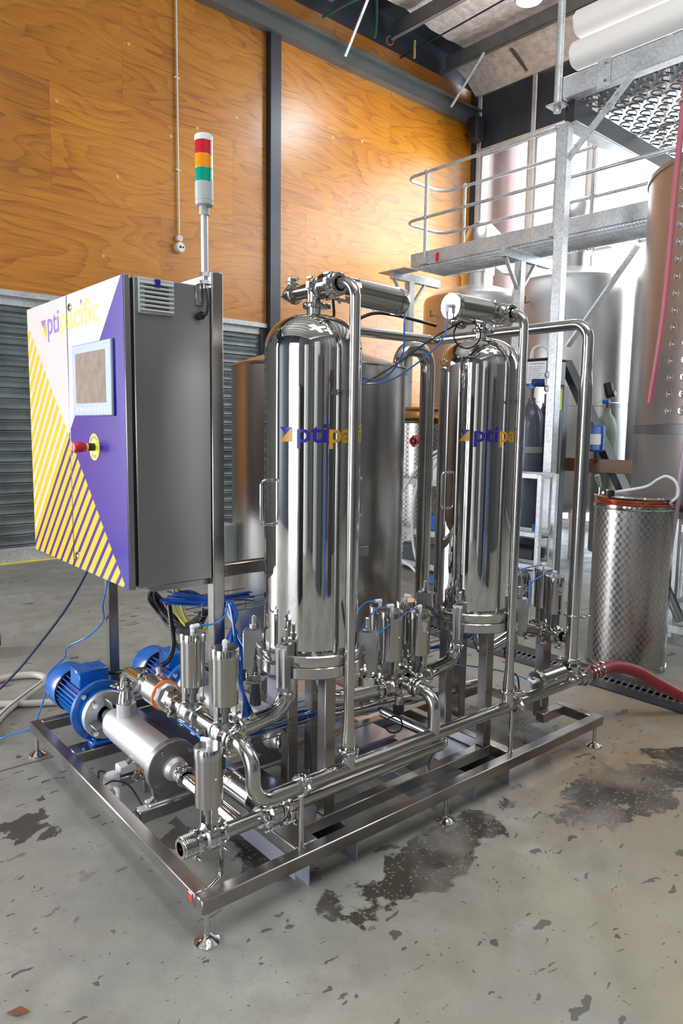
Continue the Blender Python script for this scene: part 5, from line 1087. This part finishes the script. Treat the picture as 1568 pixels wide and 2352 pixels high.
solo('standpipe', MB().cyl(bv(4.93, 2.06, 4.45), bv(4.93, 2.06, 7.6), .033, seg=18), 'galv', 'vertical galvanised pipe rising from the platform corner', 'pipe')
solo('pvc_pipe', MB().cyl(bv(4.96, 1.93, 4.885), bv(4.96, -3.0, 4.885), .115, seg=40, ch=.02), 'pvc', 'lower of the two thick white pipes above the platform', 'pipe', 'white pipes on the platform')
solo('pvc_pipe', MB().cyl(bv(5.0, 1.93, 5.16), bv(5.0, -3.0, 5.16), .115, seg=40, ch=.02), 'pvc', 'upper of the two thick white pipes above the platform', 'pipe', 'white pipes on the platform')
solo('insulated_bend', MB().pipe([bv(5.6, 1.0, 5.95), bv(5.6, 2.05, 5.95), bv(5.6, 2.05, 6.6)], .06, .18, 18), 'galv', 'silver bent pipe above the upper white pipe', 'pipe')
# catwalk
t = thing('catwalk', 'long galvanised catwalk with tube handrails crossing the windows', 'catwalk', bv(6.0, 1.8, 3.55)); CZ = 3.60
y0, y1 = 4.52, 1.0
pb('kick_plate', (5.68, y1, CZ-.02), (5.70, y0, CZ+.14), 'galv'); pb('kick_plate', (6.34, y1, CZ-.02), (6.36, y0, CZ+.14), 'galv')
pb('red_paint_mark', (5.677, 4.06, CZ-.01), (5.6795, 4.11, CZ+.09), 'redlab', 0)
mb = MB(); y = y1
while y < y0: mb.box((5.70, y, CZ-.035), (6.34, y+.006, CZ)); y += .036
for x in (5.72, 5.83, 5.94, 6.05, 6.16, 6.27): mb.box((x, y1, CZ-.02), (x+.006, y0, CZ-.004))
mb.xf(BM); part('grating', mb, 'galv', t, kind='stuff')
for x in (5.66, 6.38):
    ys = (4.27, 2.5, 1.05)
    for y in ys:
        p = part('rail_post', MB().pipe([V((x, y, CZ+.02)), V((x, y, CZ+1.06))], .021, .05, 14).xf(BM), 'galv', t)
        for z in (CZ+.53, CZ+1.05): part('rail_ball', MB().sph(bv(x, y, z), .033, 14, 8), 'galv', p)
        part('post_foot', MB().box((x-.04, y-.05, CZ-.02), (x+.04, y+.05, CZ+.05), .004).xf(BM), 'galv', p)
for z, n in ((CZ+1.05, 'top_rail'), (CZ+.53, 'middle_rail')):
    part(n, MB().pipe([(5.66, .95, z), (5.66, 4.62, z), (6.38, 4.62, z), (6.38, .95, z)], .0185, .16, 14, 8).xf(BM), 'galv', t)
for y in (4.72, 3.05):
    pb('support_post', (5.84, y-.045, 0), (5.93, y+.045, CZ-.14), 'galv'); pb('support_arm', (5.55, y-.03, CZ-.14), (6.45, y+.03, CZ-.04), 'galv')
    for s in (-1, 1): part('angle_strut', MB().shs(V((5.885+s*.28, y, CZ-.14)), V((5.885+s*.02, y, CZ-.46)), .045, .03).xf(BM), 'galv', t)
pb('angle_flange', (5.5, 4.45, CZ-.06), (5.75, 4.9, CZ-.045), 'galv')
# rear tanks with flues
for x, y, zt, r, lab, fr in ((7.6, 4.98, 3.42, .77, 'stainless tank with wide flue, left of the pair under the windows', .225), (7.6, 3.42, 3.44, .77, 'stainless tank with wide flue, right of the pair behind the column', .20), (7.75, 1.75, 3.40, .80, 'stainless tank mostly hidden behind the huge dimpled tank', 0)):
    p = bv(x, y, 0); t = thing('vat', lab, 'tank', p, 'rear vats under the catwalk')
    part('shell', MB().lathe(p, (0, 0, 1), [(.55, .5), (.62, r-.06), (.70, r), (1.9, r), (1.905, r+.004), (1.95, r+.004), (1.955, r), (zt, r), (zt+.06, r-.02), (zt+.12, r-.12), (zt+.25, .24), (zt+.26, 0)], 80), 'vat', t)
    for k in range(4): a = .8+k*pi/2; part('leg', MB().cyl(p+V(((r-.12)*cos(a), (r-.12)*sin(a), 0)), p+V(((r-.12)*cos(a), (r-.12)*sin(a), .7)), .04, seg=14), 'galv', t)
    part('hook', MB().pipe([p+V((-r, .12, 3.2)), p+V((-r-.07, .12, 3.17)), p+V((-r-.07, .12, 3.26))], .006, .01, 8), 'rust', t)
    if fr:
        part('flue_collar', MB().lathe(p, (0, 0, 1), [(zt+.24, fr), (zt+.42, fr), (zt+.425, fr+.02), (zt+.62, fr+.02), (zt+.625, fr), (zt+.75, fr)], 40), 'flue', t)
        part('flue', MB().pipe([p+V((0, 0, zt+.74)), p+V((0, 0, zt+1.02)), bv(9.56, y+(.8 if fr > .21 else .3), zt+1.02)], fr*.92, .22, 36, 8), 'flue', t)
solo('outside_flue', MB().cyl(bv(10.35, 6.62, 3.0), bv(10.35, 6.62, 9.5), .29, seg=40), 'flueout', 'brown round flue stack standing outside the first window', 'flue')
# diagonals, timber, gas bottles
solo('diagonal_strut', MB().shs(bv(5.6, 1.56, 3.32), bv(5.6, 2.24, 2.45), .085, .02, .002), 'galv', 'light galvanised diagonal strut rising right behind the column', 'strut')
solo('diagonal_strut', MB().shs(bv(5.6, 2.26, 2.30), bv(5.6, 1.48, .90), .17, .07, .004), 'rust', 'dark steel diagonal strut falling right behind the tall riser', 'strut')
solo('timber_rail', MB().box((5.42, .9, 1.20), (5.47, 2.22, 1.33), .004).xf(BM), 'woodbeam', 'brown timber rail crossing behind the column', 'timber')
def bottle(p, r, h, mat, name, lab, mouth=.2, grp='gas bottles at the rack'):
    t = thing(name, lab, 'gas bottle', p, grp); part('body', MB().lathe(p, (0, 0, 1), [(0, 0), (0, r-.01), (.02, r), (h-.22, r), (h-.15, r*.93), (h-.08, r*.74), (h-.03, r*.4), (h, .035), (h+.03, .035), (h+.03, 0)], 44), mat, t)
    part('valve_neck', MB().cyl(p+V((0, 0, h+.02)), p+V((0, 0, h+.12)), .017, seg=14), 'woodbeam', t); return t
b1 = bottle(bv(5.0, 2.235, .22), .118, 1.66, 'gasgrey', 'gas_bottle', 'nearer dark grey gas bottle strapped by the rack')
part('strap', MB().lathe(bv(5.0, 2.235, 1.38), (0, 0, 1), [(0, .118), (0, .121), (.06, .121), (.06, .118)], 44), 'stoneware', b1); p = bv(5.0, 2.235, 2.02)
part('handwheel', MB().lathe(p, (-1, -.4, 0), [(0, 0), (0, .028), (.018, .034), (.03, .028), (.03, 0)], 10), 'knobblue', b1)
bottle(bv(5.30, 2.27, .22), .118, 1.62, 'gasgrey', 'gas_bottle', 'second dark grey gas bottle half hidden behind the column')
bottle(bv(5.9, 1.93, .35), .118, 1.45, 'gasgreen', 'gas_bottle', 'pale green gas bottle with blue collar left of the huge tank')
t = thing('gas_regulator', 'dark blue gas regulator with small round gauges', 'regulator', bv(4.95, 2.12, 2.0)); q = bv(4.95, 2.13, 2.05)
part('regulator_body', MB().cyl(q+V((-.06, .03, 0)), q+V((.08, -.05, 0)), .036, seg=24, ch=.006), 'regblue', t)
for dz in (.07, -.06): g = part('gauge', MB().cyl(q+V((.03, -.07, dz)), q+V((.0, -.10, dz)), .030, seg=24), 'blackp', t); part('gauge_dial', MB().cyl(q+V((.0, -.10, dz)), q+V((-.003, -.103, dz)), .026, seg=24), 'gauge', g)
t = thing('gas_regulator', 'black regulator head on the pale green gas bottle', 'regulator', bv(5.9, 1.93, 1.9)); q = bv(5.88, 1.93, 1.96)
part('collar', MB().cyl(q+V((0, .04, -.06)), q+V((0, -.03, -.06)), .022, seg=16), 'knobblue', t); part('regulator_head', MB().cyl(q+V((0, -.03, 0)), q+V((-.02, -.01, .13)), .045, seg=22, ch=.008), 'blackp', t); part('outlet', MB().cyl(q, q+V((0, -.09, .02)), .03, seg=18), 'blackp', t)
t = thing('warning_box', 'dark grey machine head with a white WARNING sheet on a post', 'machine', bv(5.15, 2.16, 0))
part('head_box', MB().box((5.0, 2.06, 2.03), (5.3, 2.34, 2.27), .012).xf(BM), 'boxgrey', t); part('box_lid', MB().box((4.985, 2.052, 2.268), (5.315, 2.355, 2.285), .006).xf(BM), 'rust', t)
part('stand_post', MB().box((5.18, 2.0, 0), (5.27, 2.06, 2.03), .004).xf(BM), 'boxgrey', t); lb = part('warning_sheet', MB().box((4.996, 2.09, 2.05), (5.0, 2.30, 2.255)).xf(BM), 'whitelab', t, 'white printed warning sheet')
def btext(txt, size, y0, y1, z, x, mat, parent):
    mb = fit(text_mb(txt, size, .0003), 0, y0-y1); mb.xf(BM @ Matrix.Translation((x, y0, z)) @ RX); return part('printed_lines', mb, mat, parent)
btext('WARNING', .026, 2.275, 2.115, 2.225, 4.9955, 'cont', lb)
mb = MB()
for k in range(9):
    w = .155-.03*((k*5) % 4)/3; mb.box((4.9950, 2.285-w, 2.203-k*.0165), (4.9958, 2.285, 2.207-k*.0165))
part('fine_print', mb.xf(BM), 'boxgrey', lb, 'rows of fine grey print', kind='stuff')
yl = part('yellow_tag', MB().box((5.172, 2.012, 1.80), (5.179, 2.052, 2.0)).xf(BM), 'yellab', t, 'narrow yellow label with black print'); 
part('hose_arc', MB().sweep(spline([bv(5.05, 2.30, 2.28), bv(5.06, 2.28, 2.38), bv(5.08, 2.20, 2.41), bv(5.1, 2.14, 2.36), bv(5.1, 2.13, 2.28)], 6), .016, 10), 'clearhose', t)
part('steel_elbow', MB().sweep(spline([bv(4.96, 2.06, 2.02), bv(4.96, 2.06, 2.09), bv(4.98, 2.01, 2.14), bv(5.0, 1.97, 2.13)], 6), .012, 10), 'clearhose', t)
# rack frame in front of the bottles
t = thing('bottle_rack', 'low galvanised angle-iron rack holding the grey gas bottles', 'rack', bv(4.7, 2.05, 0)); X0, X1, Y0, Y1 = 4.6, 4.85, 1.84, 2.45
for x in (X0, X1):
    for y in (Y0, Y1): pb('rack_post', (x-.022, y-.022, 0), (x+.022, y+.022, 1.20), 'galv')
for z in (.32, .62, 1.16):
    pb('rack_rail', (X0-.02, Y0+.022, z), (X0+.02, Y1-.022, z+.045), 'galv'); pb('rack_rail', (X1-.02, Y0+.022, z), (X1+.02, Y1-.022, z+.045), 'galv')
pb('rack_shelf', (X0+.022, Y0+.03, .60), (X1-.022, Y1-.03, .612), 'boxgrey')
solo('blue_cup', MB().lathe(bv(4.68, 1.93, .665), (0, 0, 1), [(0, 0), (0, .024), (.07, .030), (.07, .026), (.01, .02), (.01, 0)], 20), 'bluecrate', 'small blue cup on the rack rail', 'cup')
solo('rubber_mat_stack', MB().box((4.62, 1.9, .40), (4.83, 2.40, .50), .01).xf(BM), 'rust', 'dark folded item lying low inside the rack', 'bundle')
t = thing('hand_dispenser', 'small blue and white box fixed to the timber rail', 'box', bv(5.40, 1.76, 1.36)); part('box_case', MB().box((5.36, 1.68, 1.40), (5.44, 1.84, 1.66), .02).xf(BM), 'bluecrate', t); part('box_label', MB().box((5.356, 1.69, 1.47), (5.36, 1.82, 1.57)).xf(BM), 'whitelab', t); part('leg', MB().cyl(bv(5.40, 1.76, 1.30), bv(5.40, 1.76, 1.41), .014, seg=12), 'black', t)
t = thing('hanging_chain', 'thin dark chain hanging below the timber rail', 'chain', bv(5.40, 1.62, .85))
for k in range(12): part('link', MB().torus(bv(5.40, 1.62, 1.19-k*.034), (1, 0, 0) if k % 2 else (0, 1, 0), .014, .0035, 12, 6), 'rust', t)
solo('round_port', MB().lathe(bv(7.21, 2.78, 1.10), (-.52, -.85, 0), [(-.02, .07), (0, .07), (.03, .07), (.04, .05), (.02, .045), (.02, 0)], 28), 'chrome', 'small round chrome port on the rear vat wall', 'port')
# clutter under the big tank at the right edge
t = thing('transfer_pump', 'dark pump and motor on a low frame under the huge tank', 'pump', bv(4.6, .25, 0)); part('motor', MB().cyl(bv(4.5, .05, .42), bv(4.75, .35, .42), .11, seg=24, ch=.01), 'rust', t); part('pump_head', MB().cyl(bv(4.78, .38, .42), bv(4.84, .45, .42), .14, seg=24, ch=.01), 'chrome', t)
for x, y in ((4.45, 0), (4.8, .5)): part('leg', MB().box((x, y, 0), (x+.05, y+.05, .30), .003).xf(BM), 'galv', t)
pb('frame_bar', (4.45, 0, .26), (4.85, .55, .31), 'galv'); pb('floor_rail', (4.3, -.2, .10), (4.36, .8, .16), 'galv')
solo('drain_elbow', MB().pipe([bv(4.35, .62, .62), bv(4.3, .52, .42), bv(4.3, .40, .20)], .035, .06, 16), 'chairgrey', 'grey drain elbow beside the swirl-patterned drum', 'elbow')
mb = MB()
for k in range(4): mb.torus(bv(4.5, .12, .80+.02*k), (.8, .5, .3+.1*k), .10+.01*k, .007, 24, 6)
solo('cable_coil', mb, 'black', 'messy black cable coil hanging under the huge tank', 'cable')
solo('process_frame', MB().shs(bv(4.55, .58, 0), bv(4.55, .58, .98), .05), 'galv', 'slim galvanised upright just right of the drum', 'upright')
solo('red_hose_loop', MB().sweep(spline([bv(4.45, .30, .98), bv(4.45, .33, .80), bv(4.45, .25, .62), bv(4.45, .1, .55)], 6), .014, 10), 'redhose', 'short dark red hose loop under the huge tank', 'hose')
# things seen between the surge tank and the U pipe
D = bv(5.56, 4.20, 0); t = thing('open_drum', 'dull swirl-brushed drum with brass coloured open rim behind the skid', 'drum', D)
part('shell', MB().lathe(D, (0, 0, 1), [(.0, .40), (1.66, .40)], 60), 'perlage', t)
part('rim', MB().lathe(D, (0, 0, 1), [(1.66, .40), (1.665, .41), (1.69, .41), (1.70, .39)], 60), 'black', t); part('lid_edge', MB().lathe(D, (0, 0, 1), [(1.70, .36), (1.72, .38), (1.74, .36), (1.80, .35), (1.83, .40), (1.85, .39), (1.85, 0)], 60), 'brassrim', t, 'brass coloured lid edge')
t = thing('ear_muffs', 'black and red ear muffs hanging behind the U pipe', 'ear muffs', bv(4.4, 3.16, 1.40)); q = bv(4.4, 3.17, 1.48)
for dy in (-.06, .05): part('ear_cup', MB().sph(q+V((0, dy, -.01)), .05, 18, 10, (.6, .8, 1.2)), 'blackp', t)
part('headband', MB().torus(q+V((0, 0, -.04)), (1, .1, 0), .085, .010, 24, 8, 0, pi), 'redlab', t); part('red_trim', MB().torus(q+V((-.03, .02, -.01)), (1, .5, 0), .042, .007, 20, 6), 'redlab', t)
solo('wall_hook_strap', MB().sweep(spline([q+V((0, -.02, .06)), q+V((0, -.05, .11)), q+V((0, -.07, .14))], 4), .004, 6), 'clearhose', 'thin strap holding the ear muffs', 'strap')
for pts, lab in (([(4.4, 2.86, 1.40), (4.4, 3.0, 1.33), (4.4, 3.16, 1.20), (4.4, 3.30, 1.02), (4.4, 3.42, .85)], 'grey hose arching down left below the ear muffs'), ([(4.4, 2.86, 1.36), (4.4, 3.02, 1.24), (4.4, 3.17, .98), (4.4, 3.21, .62), (4.4, 3.16, .30), (4.4, 3.0, .05)], 'milky hose hanging in a long curve behind the U pipe'),
                 ([(4.35, 2.84, 1.30), (4.35, 2.98, 1.1), (4.35, 3.06, .8), (4.35, 3.05, .45), (4.35, 2.95, .2)], 'thin milky hose right of the long curved one'), ([(4.3, 3.3, .25), (4.3, 3.1, .18), (4.3, 2.9, .02)], 'milky hose end running down to the floor behind')):
    solo('slack_hose', MB().sweep(spline([bv(*p) for p in pts], 8), .014, 10), 'clearhose', lab, 'hose')
t = thing('work_frame', 'grey galvanised bench frame behind the skid', 'bench', bv(5.0, 3.5, 0))
for z in (.05, .42, .98): pb('bench_rail', (4.85, 2.7, z), (4.90, 4.3, z+.06), 'galv')
for y in (2.7, 3.5, 4.25): pb('bench_leg', (4.85, y, 0), (4.90, y+.05, 1.04), 'galv')
pb('bench_top', (4.90, 2.7, .98), (5.12, 4.3, 1.0), 'boxgrey')
solo('green_jug', MB().box((4.92, 3.05, 1.005), (5.1, 3.25, 1.22), .03).xf(BM), 'greentag', 'green plastic container on the grey bench', 'container')
solo('white_container', MB().box((4.92, 3.28, 1.005), (5.1, 3.42, 1.30), .02).xf(BM), 'whitelab', 'white plastic container beside the green one', 'container')
solo('blue_crate', MB().box((4.905, 3.15, .485), (5.12, 3.48, .66), .01).xf(BM), 'bluecrate', 'blue plastic crate on the middle bench rail', 'crate')
solo('dark_toolbox', MB().box((4.93, 3.3, .0), (5.1, 3.85, .30), .02).xf(BM), 'boxgrey', 'dark toolbox on the floor under the bench', 'box')
solo('blue_dish', MB().sph(bv(4.3, 2.78, .10), .10, 18, 8, (1, 1, .5)), 'bluecrate', 'small bright blue dish lying on the floor behind the skid', 'dish')
solo('teal_block', MB().box((4.92, 2.75, 1.005), (5.12, 2.98, 1.16), .01).xf(BM), 'stoneware', 'grey-green block at the right end of the bench', 'block')
